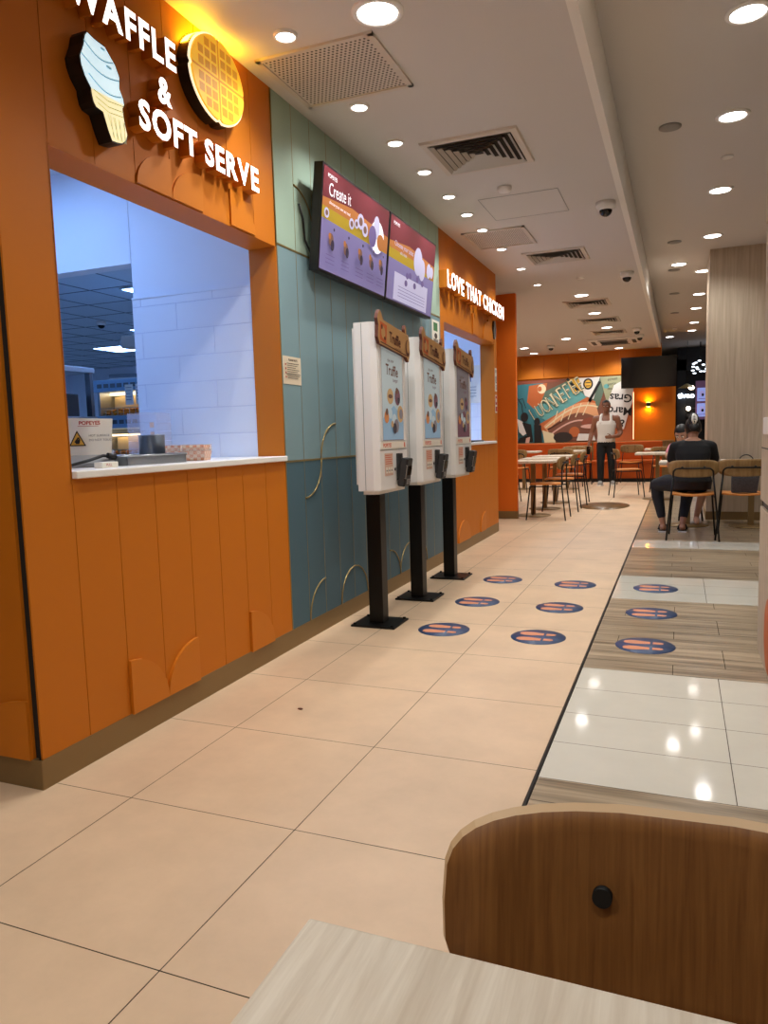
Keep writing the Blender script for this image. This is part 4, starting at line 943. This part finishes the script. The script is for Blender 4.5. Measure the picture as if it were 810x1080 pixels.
# measured in the picture: u = (x+3.6)/2.4, v = (z-.87)/1.46
Q = lambda pts: [(-3.6+2.37*u, MZ0+(MZ1-MZ0)*v) for u, v in pts]
c.poly(Q([(-.42, 0), (.30, 0), (.26, 1), (-.42, 1)]), 'm_teal')
c.poly(Q([(.0, .94), (.42, .96), (.42, 1), (0, 1)]), 'm_rust')
c.poly(Q([(.12, .92), (.30, .95), (.28, .72), (.18, .52), (.10, .66)]), 'm_orange')
c.ell(-3.6+2.37*.245, MZ0+1.46*.86, .10, .11, 'm_cream'); c.ell(-3.6+2.37*.225, MZ0+1.46*.86, .05, .06, 'm_orange')
c.poly(Q([(.28, .82), (.55, 1), (.88, 1), (.78, .5), (.45, .52), (.2, .5)]), 'm_green')
c.poly(Q([(.16, .55), (.58, 1.0), (.62, .78), (.70, .68), (.33, .33), (.2, .42)]), 'm_teal2')
c.poly(Q([(.22, .30), (.68, .70), (.76, .62), (.72, .34), (.5, .2), (.26, .12)]), 'm_orange')
c.poly(Q([(.26, .26)]+[(.26+.50*k/12, .26+.36*math.sin(PI*.62*k/12)) for k in range(13)]+[(.80, .34), (.78, .08), (.36, .04)]), 'm_peach')
c.poly(Q([(.30, .22)]+[(.30+.46*k/12, .20+.26*math.sin(PI*.75*k/12)) for k in range(13)]+[(.78, .05), (.34, .02)]), 'm_brown')
c.line(Q([(.28+.50*k/12, .24+.33*math.sin(PI*.64*k/12)) for k in range(13)]), .03, 'm_cream')
for k in range(5): c.line(Q([(.36+.07*k, .30+.03*k), (.40+.075*k, .50+.035*k)]), .02, 'm_cream')
c.line(Q([(.34+.44*k/12, .14+.20*math.sin(PI*.8*k/12)) for k in range(13)]), .035, 'm_pink')
c.ell(-3.6+2.37*.72, MZ0+1.46*.30, .22, .12, 'm_rust'); c.ell(-3.6+2.37*.72, MZ0+1.46*.24, .24, .05, 'm_pink'); c.ell(-3.6+2.37*.56, MZ0+1.46*.16, .12, .12, 'm_orange')
c.poly(Q([(.27, 0), (.38, 0), (.36, .14), (.25, .2)]), 'm_cream'); c.ell(-3.6+2.37*.45, MZ0+1.46*.08, .22, .12, 'm_dark'); c.poly(Q([(.58, .02), (.76, .02), (.74, .12), (.60, .13)]), 'm_white')
c.poly(Q([(.48, .99), (.62, 1), (.62, .80), (.55, .76)]), 'm_yellow')
c.poly(Q([(.60, 1), (.80, 1), (.74, .66), (.66, .72)]), 'm_white'); c.ell(-3.6+2.37*.69, MZ0+1.46*.90, .11, .13, 'm_blackn'); c.ell(-3.6+2.37*.69, MZ0+1.46*.90, .075, .09, 'm_yellow'); c.line(Q([(.665, .92), (.715, .92)]), .02, 'm_blackn'); c.line(Q([(.67, .87), (.71, .87)]), .02, 'm_blackn')
c.line(Q([(.49, 1.0), (.60, .80)]), .06, 'm_blackn'); c.line(Q([(.80, .93), (.70, .63), (.72, .66)]), .06, 'm_blackn')
c.poly(Q([(.80, 1), (1.0, 1), (1.0, .6), (.86, .62)]), 'm_sage'); c.ell(-3.6+2.37*.86, MZ0+1.46*.85, .06, .05, 'm_teal2'); c.ell(-3.6+2.37*.92, MZ0+1.46*.72, .06, .05, 'm_yellow')
for k in range(3): c.text(['street', 'party', 'music'][k], -3.6+2.37*.87, MZ0+1.46*(.93-.07*k), .09, 'm_blackn', a=.1)
c.poly(Q([(.90, .30), (1.0, .62), (1.105, .62), (1.105, 0), (.80, 0)]), 'm_orange')
# slanted outlined letters
aw = math.atan2(.44*1.46, .46*2.37); px, pz = -3.6+2.37*.17, MZ0+1.46*.36
for ch, sz in zip('JUONNEFEE', (.40, .42, .44, .46, .48, .5, .5, .5, .48)):
    w_ = c.text(ch, px, pz, sz, 'm_cream', a=aw, sx=.50, bold=.012); c.text(ch, px+.008, pz+.012, sz*.93, 'm_green', a=aw, sx=.46, bold=-.012)
    px += .155*math.cos(aw); pz += .155*math.sin(aw)
# dark figures at the left
c.ell(-3.6+2.37*.075, MZ0+1.46*.42, .09, .11, 'm_blackn'); c.poly(Q([(.0, .40), (.06, .34), (.10, .16), (.06, .12), (.02, .18)]), 'm_white'); c.poly(Q([(.05, .34), (.14, .30), (.16, .02), (.0, .0), (.02, .08), (.10, .12)]), 'm_blackn'); c.poly(Q([(.09, .08), (.13, .10), (.12, .0), (.08, .0)]), 'm_pink')
c.ell(-3.6+2.37*.20, MZ0+1.46*.34, .07, .09, 'm_blackn'); c.poly(Q([(.17, .30), (.24, .28), (.25, 0), (.17, 0)]), 'm_blackn'); c.line(Q([(.0, .74), (.05, .62), (.06, .48)]), .02, 'm_blackn')
c.line(Q([(.02, .70), (.06, .72), (.09, .56)]), .015, 'm_blackn')
# upside down bottle with lettering
c.poly(Q([(1.0, .92), (.93, .86), (.86, .55), (.84, .40), (.93, .22), (1.02, .18), (1.08, .52), (1.105, .60), (1.105, .80)]), 'm_white')
for tx, u, v, s_ in (('Gras', 1.098, .70, .25), ('Mardi', 1.098, .50, .25), ('&', 1.03, .32, .26)): c.text(tx, *Q([(u, v)])[0], s_, 'm_blackn', a=PI-.10, bold=.02)
m_o = m.build('wall_mural', recalc=False); tag(m_o, 'wide painted mural with slanted letters and food on the back wall', 'mural')
# television and sconce
t = thing('television', 'black wall television high up right of the mural', 'television', (-.66, 17.2, 2.0)); m = MB(); R = Matrix.Translation((-.655, 17.2, 2.36)) @ Matrix.Rotation(.12, 4, 'X')
m.box(-.57, .57, -.03, .03, -.335, .335, 'black_gloss', bev=.006, mat=R); m.build('housing', t, world=True)
m = MB(); m.box(-.555, .555, -.032, -.0302, -.315, .32, 'black_gloss', mat=R); m.build('screen', t, world=True)
m = MB(); m.box(-.75, -.55, 17.2, 17.468, 2.3, 2.42, 'black_metal'); m.build('wall_arm', t, world=True)
M('glow', '#ffb030', .5, emit='#ffb428', es=260.)
t = thing('wall_sconce', 'small wall sconce glowing up and down under the television', 'lamp', (-.66, 17.42, 1.66))
m = MB(); m.cyl((-.66, 17.43, 1.61), (-.66, 17.43, 1.71), .045, 'black_metal', seg=20); m.cyl((-.66, 17.43, 1.66), (-.66, 17.5, 1.66), .02, 'black_metal'); m.build('body', t, world=True)
for z in (1.609, 1.711):
    m = MB(); m.cyl((-.66, 17.43, z-.001), (-.66, 17.43, z+.001), .036, 'glow', seg=16); m.build('lens', t, world=True)
m = MB(); m.box(-1.00, -.972, 17.478, 17.50, .87, 2.10, 'mural_led') if False else m.box(-.985, -.972, 17.47, 17.50, .87, 2.33, 'orange'); struct('trim_4', m)
M('led', '#ffe0b8', .5, emit='#ffb080', es=6.)  # emissive strip stands in for the glow on the orange panel
m = MB(); m.box(-.984, -.974, 17.462, 17.470, .90, 1.95, 'led'); tag(m.build('led_strip'), 'thin glowing light strip down the right edge of the mural', 'light strip')

# ================================================================== THE SHOP BEYOND
M('night', '#121720', .6); M('night2', '#1e2632', .5); M('poster_lilac', '#b4aee0', .5, emit='#a6a0e0', es=.55); M('poster_blue', '#8f9fe8', .5, emit='#96a6f0', es=.7); M('violet', '#7a5a80', .6, emit='#7a5678', es=.25); M('sign_white', '#ffffff', .5, emit='#e6f2ff', es=3.); M('bulb', '#ffffff', .5, emit='#ffe6c8', es=12.)
mb = MB(); mb.box(-.7, 5, 23.9, 24, 0, RZ, 'night'); mb.box(-.7, -.66, 17.63, 23.9, 0, RZ, 'night'); struct('wall_north', mb)
t = thing('dark_shop_front', 'dark glazed shop front beyond the orange back wall', 'shop front', (.25, 21, 0))
m = MB(); m.box(-.09, .12, 21.0, 21.1, 0, 2.9, 'night2'); m.box(.62, 2.5, 21.0, 21.1, 0, 2.9, 'night2'); m.box(-.09, 2.5, 21.0, 21.1, 2.62, 3.2, 'night2'); m.build('frame', t, world=True)
m = MB(); m.box(-.09, 2.5, 21.15, 21.2, 0, 2.62, 'night'); m.build('back_panel', t, world=True)
for z in (.9, 1.3, 1.62):
    m = MB(); m.box(.0, .36, 20.98, 21.14, z, z+.03, 'dark_grey'); m.build('shelf', t, world=True)
for z, h in ((.93, .22), (1.33, .18)):
    for x in (.06, .18, .28):
        m = MB(); m.lathe([(0, 0), (.04, 0), (.045, h*.6), (.02, h*.8), (0, h*.8)], 'dark_grey', c=(x, 21.05, z), seg=12); o = m.build('shop_jar'); tag(o, 'grey jar on the %s shelf of the dark shop, %s' % ('upper' if z > 1 else 'lower', {.06: 'left', .18: 'middle', .28: 'right'}[x]), 'jar', 'jars in the dark shop')
m = MB(); m.text('tiveo', ((-.07, 20.95, 1.90), (1, 0, 0), (0, 0, 1), (0, -1, 0)), .20, 'sign_white', d0=0, d1=.02, bold=.03); tag(m.build('lettering_sign'), 'short white glowing word on the dark shop front', 'sign')
t = thing('poster_board', 'violet lit board with four pale posters in the far shop', 'poster board', (.65, 20.9, 1.3)); m = MB(); m.box(.36, 1.3, 20.88, 20.95, 1.33, 2.32, 'violet'); m.build('board', t, world=True)
for x in (.40, .66, .92):
    for z in (1.40, 1.80):
        m = MB(); m.box(x, x+.22, 20.872, 20.878, z, z+.34, 'poster_blue'); c = Canvas(m, (x, 20.872, z), (1, 0, 0), (0, 0, 1), (0, -1, 0)); c.ell(.11, .19, .06, .08, 'poster_lilac'); c.ell(.13, .16, .03, .04, 'night2'); c.line([(.03, .06), (.19, .06)], .015, 'violet'); m.build('poster', t, world=True, recalc=False)
t = thing('pendant_lamp', 'flower like white pendant lamp hanging before the far shop', 'lamp', (.44, 20, 2.5)); m = MB(); m.cyl((.44, 20, 2.75), (.44, 20, RZ), .012, 'black'); m.build('stem', t, world=True)
m = MB(); m.sphere((.44, 20, 2.62), .06, 'black')
for k in range(16):
    a = 2.4*k; z = 2.45+.02*k; m.sphere((.44+.17*math.cos(a), 20+.17*math.sin(a), z), .03, 'sign_white', (1.4, 1, .6), 8, 6); m.cyl((.44, 20, 2.62), (.44+.17*math.cos(a), 20+.17*math.sin(a), z), .006, 'black', seg=5)
m.build('blossom_shade', t, world=True)
t = thing('bulb_lamp', 'glowing bulb lamp under a brown shade by the white word', 'lamp', (.22, 19.5, 2.1)); m = MB(); m.sphere((.24, 19.5, 2.09), .05, 'bulb', (1.4, 1, 1)); m.build('bulb', t, world=True)
m = MB(); m.lathe([(.20, .0), (.02, .10), (0, .10)], 'brass', c=(.14, 19.5, 2.09), seg=16); m.cyl((.14, 19.5, 2.19), (.14, 19.5, RZ), .006, 'black', seg=6); m.build('shade', t, world=True)
t = thing('globe_lamp', 'small glowing globe lamp on the shop front just above the woman', 'lamp', (.19, 20.8, 1.62)); m = MB(); m.sphere((.19, 20.8, 1.62), .055, 'bulb'); m.build('globe', t, world=True)
m = MB(); m.cyl((.19, 20.84, 1.62), (.19, 20.975, 1.62), .012, 'black_metal', seg=10); m.build('wall_arm', t, world=True)

# ================================================================== PEOPLE
def grow(prims, m, voxel=.011, smooth=4, cut=None):
    """fuse overlapping limbs and torso rings into ONE continuous skin (voxel remesh + smooth)"""
    t = MB(); i = 0
    for p in prims:
        if p[0] == 'cap':                       # tapered limb between two joints with round ends
            _, a, ra, b, rb = p; a = Vector(a); b = Vector(b); d = (b-a); n = 5; pts = []; rs = []
            L_ = d.length; dn = d.normalized()
            for k in range(4): q = PI/2*(1-k/4); pts.append(a-dn*ra*math.sin(q)); rs.append(max(ra*math.cos(q), .002))
            for k in range(n+1): pts.append(a+d*k/n); rs.append(ra+(rb-ra)*k/n)
            for k in range(1, 5): q = PI/2*k/4; pts.append(b+dn*rb*math.sin(q)); rs.append(max(rb*math.cos(q), .002))
            t.tube(pts, 0, m, 14, rs=rs)
        elif p[0] == 'ell':
            t.sphere(p[1], 1, m, p[2], 16, 12, mat=p[3] if len(p) > 3 else None)
        elif p[0] == 'torso':                   # rings: (centre, rx, ry)
            R_ = []; N = 24
            for c, rx, ry in p[1]: R_.append([t.bm.verts.new((c[0]+rx*math.copysign(abs(math.cos(2*PI*k/N))**.85, math.cos(2*PI*k/N)), c[1]+ry*math.copysign(abs(math.sin(2*PI*k/N))**.85, math.sin(2*PI*k/N)), c[2])) for k in range(N)])
            for A, B in zip(R_, R_[1:]):
                for k in range(N): t.bm.faces.new((A[k], A[(k+1) % N], B[(k+1) % N], B[k]))
            t.bm.faces.new(R_[0][::-1]); t.bm.faces.new(R_[-1])
    t.mi(m)
    bmesh.ops.recalc_face_normals(t.bm, faces=t.bm.faces[:])
    me = bpy.data.meshes.new('g'); t.bm.to_mesh(me); t.bm.free(); ob = bpy.data.objects.new('g', me); COL.objects.link(ob)
    r = ob.modifiers.new('r', 'REMESH'); r.mode = 'VOXEL'; r.voxel_size = voxel; r.use_smooth_shade = True
    s = ob.modifiers.new('s', 'SMOOTH'); s.factor = .5; s.iterations = smooth
    dg = bpy.context.evaluated_depsgraph_get(); ev = bpy.data.meshes.new_from_object(ob.evaluated_get(dg))
    out = MB(); vv = [out.bm.verts.new(v.co) for v in ev.vertices]; i = out.mi(m)
    for p in ev.polygons:
        try: f = out.bm.faces.new([vv[k] for k in p.vertices])
        except ValueError: continue
        f.material_index = i; f.smooth = True
    bpy.data.objects.remove(ob); bpy.data.meshes.remove(ev); bpy.data.meshes.remove(me)
    if cut: bmesh.ops.delete(out.bm, geom=[v for v in out.bm.verts if cut(v.co)], context='VERTS')
    return out
def limb(*nodes): return [('cap', a[0], a[1], b[0], b[1]) for a, b in zip(nodes, nodes[1:])]
def hand(wrist, d, side, curl=.5, s=1.):
    """prims for a palm, four unequal bent fingers and a thumb leaving the side of the palm"""
    w = Vector(wrist); d = Vector(d).normalized(); sd = Vector(side); sd = (sd-d*sd.dot(d)).normalized(); up = d.cross(sd); o = []
    for k in range(4):
        q = sd*(.026-.0175*k)*s; b = w+d*.078*s+q
        o.append(('cap', w+q*.7, .014*s, b, .0115*s))
        l = (.070, .080, .074, .058)[k]*s; p1 = b+(d+up*.15*curl).normalized()*l*.45; p2 = p1+(d*math.cos(curl*1.1)+up*math.sin(curl*1.1))*l*.32; p3 = p2+(d*math.cos(curl*2)+up*math.sin(curl*2))*l*.24
        o += limb((b, .0088*s), (p1, .0084*s), (p2, .0078*s), (p3, .0066*s))
    b = w+d*.022*s+sd*.022*s; p1 = b+(d*.65+sd*.75)*.042*s; p2 = p1+(d*.9+sd*.3+up*.3*curl)*.03*s; p3 = p2+(d+up*.5*curl)*.02*s
    return o+limb((b, .014*s), (p1, .0105*s), (p2, .0092*s), (p3, .0075*s))
def head_prims(c, R, s=1.):
    c = Vector(c); q = lambda v: c+R.to_3x3() @ (Vector(v)*s)
    return [('ell', q((0, .008, .012)), (.077*s, .097*s, .108*s), R), ('ell', q((0, -.030, -.050)), (.060*s, .064*s, .068*s), R), ('ell', q((0, -.062, -.092)), (.026*s, .022*s, .020*s), R),
            ('ell', q((0, -.100, -.022)), (.013*s, .019*s, .018*s), R), ('ell', q((0, -.090, .000)), (.010*s, .014*s, .03*s), R),
            ('ell', q((.079, .01, -.012)), (.011*s, .02*s, .03*s), R), ('ell', q((-.079, .01, -.012)), (.011*s, .02*s, .03*s), R)]
def face_parts(root, c, R, s=1.):
    T = Matrix.Translation(c) @ R
    for q in (-1, 1):
        m = MB(); m.sphere((q*.031*s, -.083*s, .006*s), .013*s, 'eye_white', (1.1, .7, .7), 10, 8); m.sphere((q*.031*s, -.0895*s, .006*s), .0062*s, 'black', (1, .6, 1), 8, 6); m.xf(T); m.build('eye', root)
        m = MB(); m.tube([(q*.013*s, -.094*s, .026*s), (q*.034*s, -.091*s, .033*s), (q*.054*s, -.076*s, .026*s)], .004*s, 'hair', 5); m.xf(T); m.build('eyebrow', root)
    m = MB(); m.sphere((0, -.089*s, -.060*s), .021*s, 'lip', (1.1, .38, .36), 10, 6); m.xf(T); m.build('mouth', root)
def hair_cap(c, R, s, cut, extra=None):
    m = MB(); m.sphere((0, .012*s, .018*s), .104*s, 'hair', (.82, .99, 1.10), 22, 16)
    bmesh.ops.delete(m.bm, geom=[v for v in m.bm.verts if cut(v.co/s)], context='VERTS')
    if extra: extra(m)
    m.xf(Matrix.Translation(c) @ R); return m
def shoe(root, c, rz, m_, s=1.):
    m = MB(); R = Matrix.Translation(c) @ Matrix.Rotation(rz, 4, 'Z') @ Matrix.Diagonal((s, s, s, 1))
    m.prism([(-.043, .10), (-.046, 0), (-.05, -.09), (-.04, -.145), (-.01, -.168), (.025, -.155), (.047, -.10), (.047, 0), (.043, .10), (.0, .118)], 0, .024, ((0, 0, 0), (1, 0, 0), (0, 1, 0), (0, 0, 1)), 'shirt_white')
    m.xf(R); sole = m.build('sole', root)
    u = grow([('ell', (0, -.075, .04), (.045, .082, .036)), ('ell', (0, .045, .055), (.042, .06, .052)), ('cap', (0, -.03, .05), .042, (0, .05, .085), .044)], m_, .009, 3)
    bmesh.ops.delete(u.bm, geom=[v for v in u.bm.verts if v.co.z < .015], context='VERTS'); u.xf(R); u.build('shoe', root)

# ---- standing man
mx, my = -1.40, 15.62
t = thing('person', 'standing man in white tank top and black trousers facing us', 'person', (mx, my, 0))
hc = Vector((0, -.03, 1.605)); Rm = Matrix.Rotation(.10, 4, 'X')
TR = [((0, 0, .84), .155, .105), ((0, 0, .92), .160, .112), ((0, -.005, 1.02), .148, .104), ((0, -.01, 1.12), .155, .108), ((0, -.01, 1.24), .178, .118), ((0, 0, 1.34), .175, .105), ((0, .01, 1.41), .115, .075), ((0, .01, 1.44), .07, .06)]
armL = [((.205, .01, 1.355), .068), ((.275, .04, 1.08), .050)]; foreL = [((.275, .04, 1.08), .050), ((.245, -.05, 1.01), .048), ((.13, -.18, .985), .030)]
armR = [((-.205, .01, 1.355), .068), ((-.285, .03, 1.08), .050), ((-.31, -.02, .96), .046), ((-.335, -.08, .83), .029)]
body = [('torso', TR)]+limb(((0, .0, 1.40), .062), ((0, -.012, 1.52), .056))+limb(((0, .01, 1.37), .07), armL[0])+limb(((0, .01, 1.37), .07), armR[0])+limb(*armL)+limb(*foreL)+limb(*armR)
body += limb(((.09, 0, .84), .092), ((.105, -.02, .48), .058), ((.11, .03, .32), .054), ((.115, .05, .08), .036))+limb(((-.09, 0, .84), .092), ((-.10, -.09, .49), .058), ((-.10, -.08, .32), .054), ((-.10, -.10, .08), .036))
body += head_prims(hc, Rm)+hand((.13, -.18, .985), (-1, -.3, .0), (0, 0, 1), .8)+hand((-.335, -.08, .83), (-.1, -.2, -1), (.5, -1, 0), .9)
grow(body, 'skin_man', .0085, 3).build('body', t); face_parts(t, hc, Rm)
hair_cap(hc, Rm, 1., lambda v: (v.z < .062 and v.y < -.03) or v.z < -.03+.3*max(0, -v.y)).build('hair', t)
top = [('torso', [((c[0], c[1], c[2]), rx+.019, ry+.016) for c, rx, ry in TR[:5]]+[((0, -.003, 1.31), .172, .130)])]
for s_ in (-1, 1): top += limb(((s_*.105, -.105, 1.28), .030), ((s_*.095, -.06, 1.40), .030), ((s_*.09, .02, 1.435), .030), ((s_*.095, .08, 1.38), .030), ((s_*.10, .105, 1.28), .030))
grow(top, 'shirt_white', .010, 3, lambda v: v.z < .875).build('tank_top', t)
tr = [('torso', [((0, 0, .80), .165, .115), ((0, 0, .90), .170, .120), ((0, 0, .965), .158, .112)])]+limb(((.092, 0, .82), .102), ((.105, -.02, .48), .078), ((.113, .045, .10), .064))+limb(((-.092, 0, .82), .102), ((-.10, -.09, .49), .078), ((-.10, -.095, .10), .064))
grow(tr, 'cloth_black', .011, 4).build('trousers', t)
shoe(t, (.12, .03, 0), .25, 'shoe_grey', 1.1); shoe(t, (-.10, -.12, 0), -.05, 'shoe_grey', 1.1)
m = MB(); m.box(-.038, .038, -.005, .005, -.08, .08, 'black_gloss', bev=.004, mat=Matrix.Translation((mx-.335, my-.152, .72)) @ Matrix.Rotation(.5, 4, 'Z')); tag(m.build('phone'), 'dark phone in the hand of the standing man', 'phone')

# ---- woman seated with her back to us
wx, wy = .125, 8.24
t = thing('person', 'seated woman in black with hair clipped up, seen from behind', 'person', (wx, wy, 0))
hc = Vector((0, .185, 1.115)); Rw = Matrix.Rotation(PI+.1, 4, 'Z') @ Matrix.Rotation(.38, 4, 'X')
TR = [((0, .02, .50), .175, .125), ((0, .01, .57), .180, .13), ((0, .02, .66), .152, .112), ((0, .04, .76), .142, .10), ((0, .06, .86), .160, .105), ((0, .085, .94), .160, .088), ((0, .10, .99), .105, .062), ((0, .11, 1.02), .055, .05)]
aR = [((.170, .09, .925), .050), ((.215, .16, .74), .042), ((.20, .22, .735), .040), ((.07, .50, .790), .026)]; aL = [((-.170, .09, .925), .050), ((-.215, .16, .74), .042), ((-.20, .22, .735), .040), ((-.10, .53, .790), .026)]
lL = [((-.10, .05, .545), .092), ((-.25, .20, .545), .080), ((-.36, .33, .515), .058), ((-.345, .345, .38), .054), ((-.29, .30, .09), .031)]; lR = [((.07, .08, .545), .092), ((.02, .25, .545), .078), ((-.03, .43, .515), .058), ((-.05, .42, .38), .054), ((-.09, .32, .09), .031)]
body = [('torso', TR)]+limb(((0, .105, .97), .05), ((0, .145, 1.05), .045))+limb(((0, .10, .955), .05), aR[0])+limb(((0, .10, .955), .05), aL[0])+limb(*aR)+limb(*aL)+limb(*lL)+limb(*lR)+head_prims(hc, Rw, .93)
body += hand((.07, .50, .790), (-.6, .8, -.02), (-.7, -.5, 0), .35, .9)+hand((-.10, .53, .790), (.5, .8, -.02), (.7, -.5, 0), .35, .9)
for s_, a in ((-.29, .30), (-.09, .32)): body += limb(((s_, a-.02, .05), .034), ((s_, a+.07, .042), .036), ((s_, a+.16, .032), .028), ((s_, a+.20, .030), .022))
grow(body, 'skin', .0085, 3).build('body', t); face_parts(t, hc, Rw, .93)
def bun(m):
    m.sphere((0, .092, .058), .052, 'hair', (1.1, .75, 1.4), 14, 10); m.sphere((.0, .07, .118), .032, 'hair', (1.5, .8, 1), 10, 8); m.sphere((.0, .10, -.015), .042, 'hair', (1.2, .6, 1.3), 10, 8)
hr = hair_cap(hc, Rw, .95, lambda v: (v.z < .05 and v.y < -.055) or v.z < -.07, bun).build('hair', t)
m = MB()
for q in (-1, 1): m.tube([(q*.006, .118, .01), (q*.022, .142, .045), (q*.018, .140, .085), (q*.005, .112, .12)], .009, 'white_gloss', 6)
for k in range(4): m.tube([(-.02, .136, .04+.016*k), (.02, .136, .04+.016*k)], .004, 'white_gloss', 5)
m.xf(Matrix.Translation(hc) @ Rw); m.build('hair_claw', hr)
sh = [('torso', [((c[0], c[1], c[2]), rx+.014, ry+.014) for c, rx, ry in TR[1:7]]+[((0, .10, .992), .098, .07)])]
for a in (aR, aL):
    e = Vector(a[0][0]).lerp(Vector(a[1][0]), .62); sh += limb(((0, .10, .955), .064), (a[0][0], .064), (e, .060))
grow(sh, 'cloth_black', .010, 3).build('t_shirt', t)
lg = [('torso', [((0, .02, .49), .180, .13), ((0, .01, .57), .188, .138), ((0, .015, .64), .168, .122)])]
for l in (lL, lR):
    e = Vector(l[3][0]).lerp(Vector(l[4][0]), .70); lg += limb(*[(p, r+.011) for p, r in l[:4]], (e, .045))
grow(lg, 'legging', .010, 3).build('leggings', t)
for s_, a in ((-.29, .30), (-.09, .32)):
    m = MB(); m.prism([(s_-.043, a-.06), (s_-.05, a+.10), (s_-.03, a+.21), (s_+.03, a+.22), (s_+.05, a+.10), (s_+.042, a-.06)], 0, .016, ((0, 0, 0), (1, 0, 0), (0, 1, 0), (0, 0, 1)), 'black', 'shirt_white')
    m.tube([(s_-.048, a+.10, .012), (s_-.034, a+.10, .062), (s_, a+.105, .080), (s_+.034, a+.10, .062), (s_+.048, a+.10, .012)], .010, 'black', 6); m.build('sandal', t)

# ---- person across the table
px_, py_ = .09, 9.66
t = thing('person', 'person in pink with dark hair seated across from the woman in black', 'person', (px_, py_, 0))
hc = Vector((-.075, -.18, 1.05)); Rp = Matrix.Rotation(-.25, 4, 'Z') @ Matrix.Rotation(.45, 4, 'X')
TR = [((.03, .03, .50), .165, .12), ((.03, .03, .57), .17, .125), ((.02, .0, .66), .145, .105), ((.01, -.02, .75), .135, .095), ((0, -.05, .83), .150, .10), ((-.01, -.08, .90), .145, .08), ((-.02, -.10, .94), .10, .06), ((-.03, -.11, .96), .055, .05)]
aR = [((.15, -.08, .89), .048), ((.20, -.17, .80), .040), ((.12, -.27, .793), .035), ((.05, -.34, .788), .026)]; aL = [((-.17, -.08, .89), .048), ((-.22, -.16, .80), .040), ((-.14, -.25, .793), .035), ((-.06, -.32, .788), .026)]
lL = [((-.04, -.02, .54), .09), ((-.06, -.18, .54), .078), ((-.06, -.34, .515), .056), ((-.02, -.33, .36), .05), ((.0, -.30, .09), .031)]; lR = [((.10, -.02, .54), .09), ((.13, -.2, .54), .078), ((.16, -.38, .515), .056), ((.16, -.37, .36), .05), ((.10, -.33, .09), .031)]
body = [('torso', TR)]+limb(((-.02, -.10, .92), .05), ((-.05, -.15, 1.00), .044))+limb(((-.01, -.09, .90), .048), aR[0])+limb(((-.01, -.09, .90), .048), aL[0])+limb(*aR)+limb(*aL)+limb(*lL)+limb(*lR)+head_prims(hc, Rp, .93)
body += hand((.05, -.34, .788), (-.8, -.5, -.02), (-.5, .8, 0), .35, .88)+hand((-.06, -.32, .788), (.8, -.5, -.02), (.5, .8, 0), .35, .88)
for s_, a in ((.0, -.30), (.10, -.33)): body += limb(((s_, a+.02, .05), .034), ((s_, a-.07, .042), .036), ((s_, a-.16, .032), .028), ((s_, a-.20, .030), .022))
grow(body, 'skin_face', .0085, 3).build('body', t); face_parts(t, hc, Rp, .93)
hair_cap(hc, Rp, .95, lambda v: (v.z < .05 and v.y < -.045) or v.z < -.09).build('hair', t)
sh = [('torso', [((c[0], c[1], c[2]), rx+.014, ry+.014) for c, rx, ry in TR[1:7]]+[((-.025, -.105, .95), .08, .064)])]
for a in (aR, aL):
    e = Vector(a[0][0]).lerp(Vector(a[1][0]), .6); sh += limb(((-.01, -.09, .90), .060), (a[0][0], .060), (e, .056))
grow(sh, 'pink', .010, 3).build('pink_top', t)
lg = [('torso', [((.03, .03, .49), .172, .13), ((.03, .03, .57), .178, .133), ((.02, .02, .63), .158, .116)])]+limb(*[(p, r+.012) for p, r in lL[:3]])+limb(*[(p, r+.012) for p, r in lR[:3]])
grow(lg, 'grey', .010, 3).build('shorts', t)
t = thing('cafe_stool', 'low dark stool under the person in pink', 'stool', (px_+.04, py_+.05, 0))
m = MB(); m.lathe([(0, .36), (.17, .36), (.175, .385), (.16, .41), (0, .41)], 'seat_orange', seg=28); m.build('seat', t)
for k in range(4):
    a = PI/4+PI/2*k; m = MB(); m.tube([(.13*math.cos(a), .13*math.sin(a), .37), (.19*math.cos(a), .19*math.sin(a), 0)], .010, 'black_metal', 8); m.build('leg', t)

# ================================================================== CAMERA, WORLD
yaw, pitch, roll = -.385618, .10328, -.029251
f = Vector((math.sin(yaw)*math.cos(pitch), math.cos(yaw)*math.cos(pitch), -math.sin(pitch)))
r = Vector((math.cos(yaw), -math.sin(yaw), 0)); u = r.cross(f)
r2 = r*math.cos(roll)+u*math.sin(roll); u2 = u*math.cos(roll)-r*math.sin(roll)
cam = bpy.data.cameras.new('camera'); co = bpy.data.objects.new('camera', cam); COL.objects.link(co)
co.matrix_world = Matrix(((r2.x, u2.x, -f.x, 0), (r2.y, u2.y, -f.y, 0), (r2.z, u2.z, -f.z, 1.134), (0, 0, 0, 1)))
cam.sensor_fit = 'HORIZONTAL'; cam.sensor_width = 36; cam.lens = 36*771.7/810; cam.clip_start = .02; cam.clip_end = 100
scn.camera = co
w = bpy.data.worlds.new('world'); scn.world = w; w.use_nodes = True
w.node_tree.nodes['Background'].inputs[0].default_value = (.05, .06, .08, 1); w.node_tree.nodes['Background'].inputs[1].default_value = .5
vs = scn.view_settings; vs.view_transform = 'Standard'; vs.look = 'None'; vs.exposure = .05; vs.gamma = 1; vs.use_curve_mapping = False
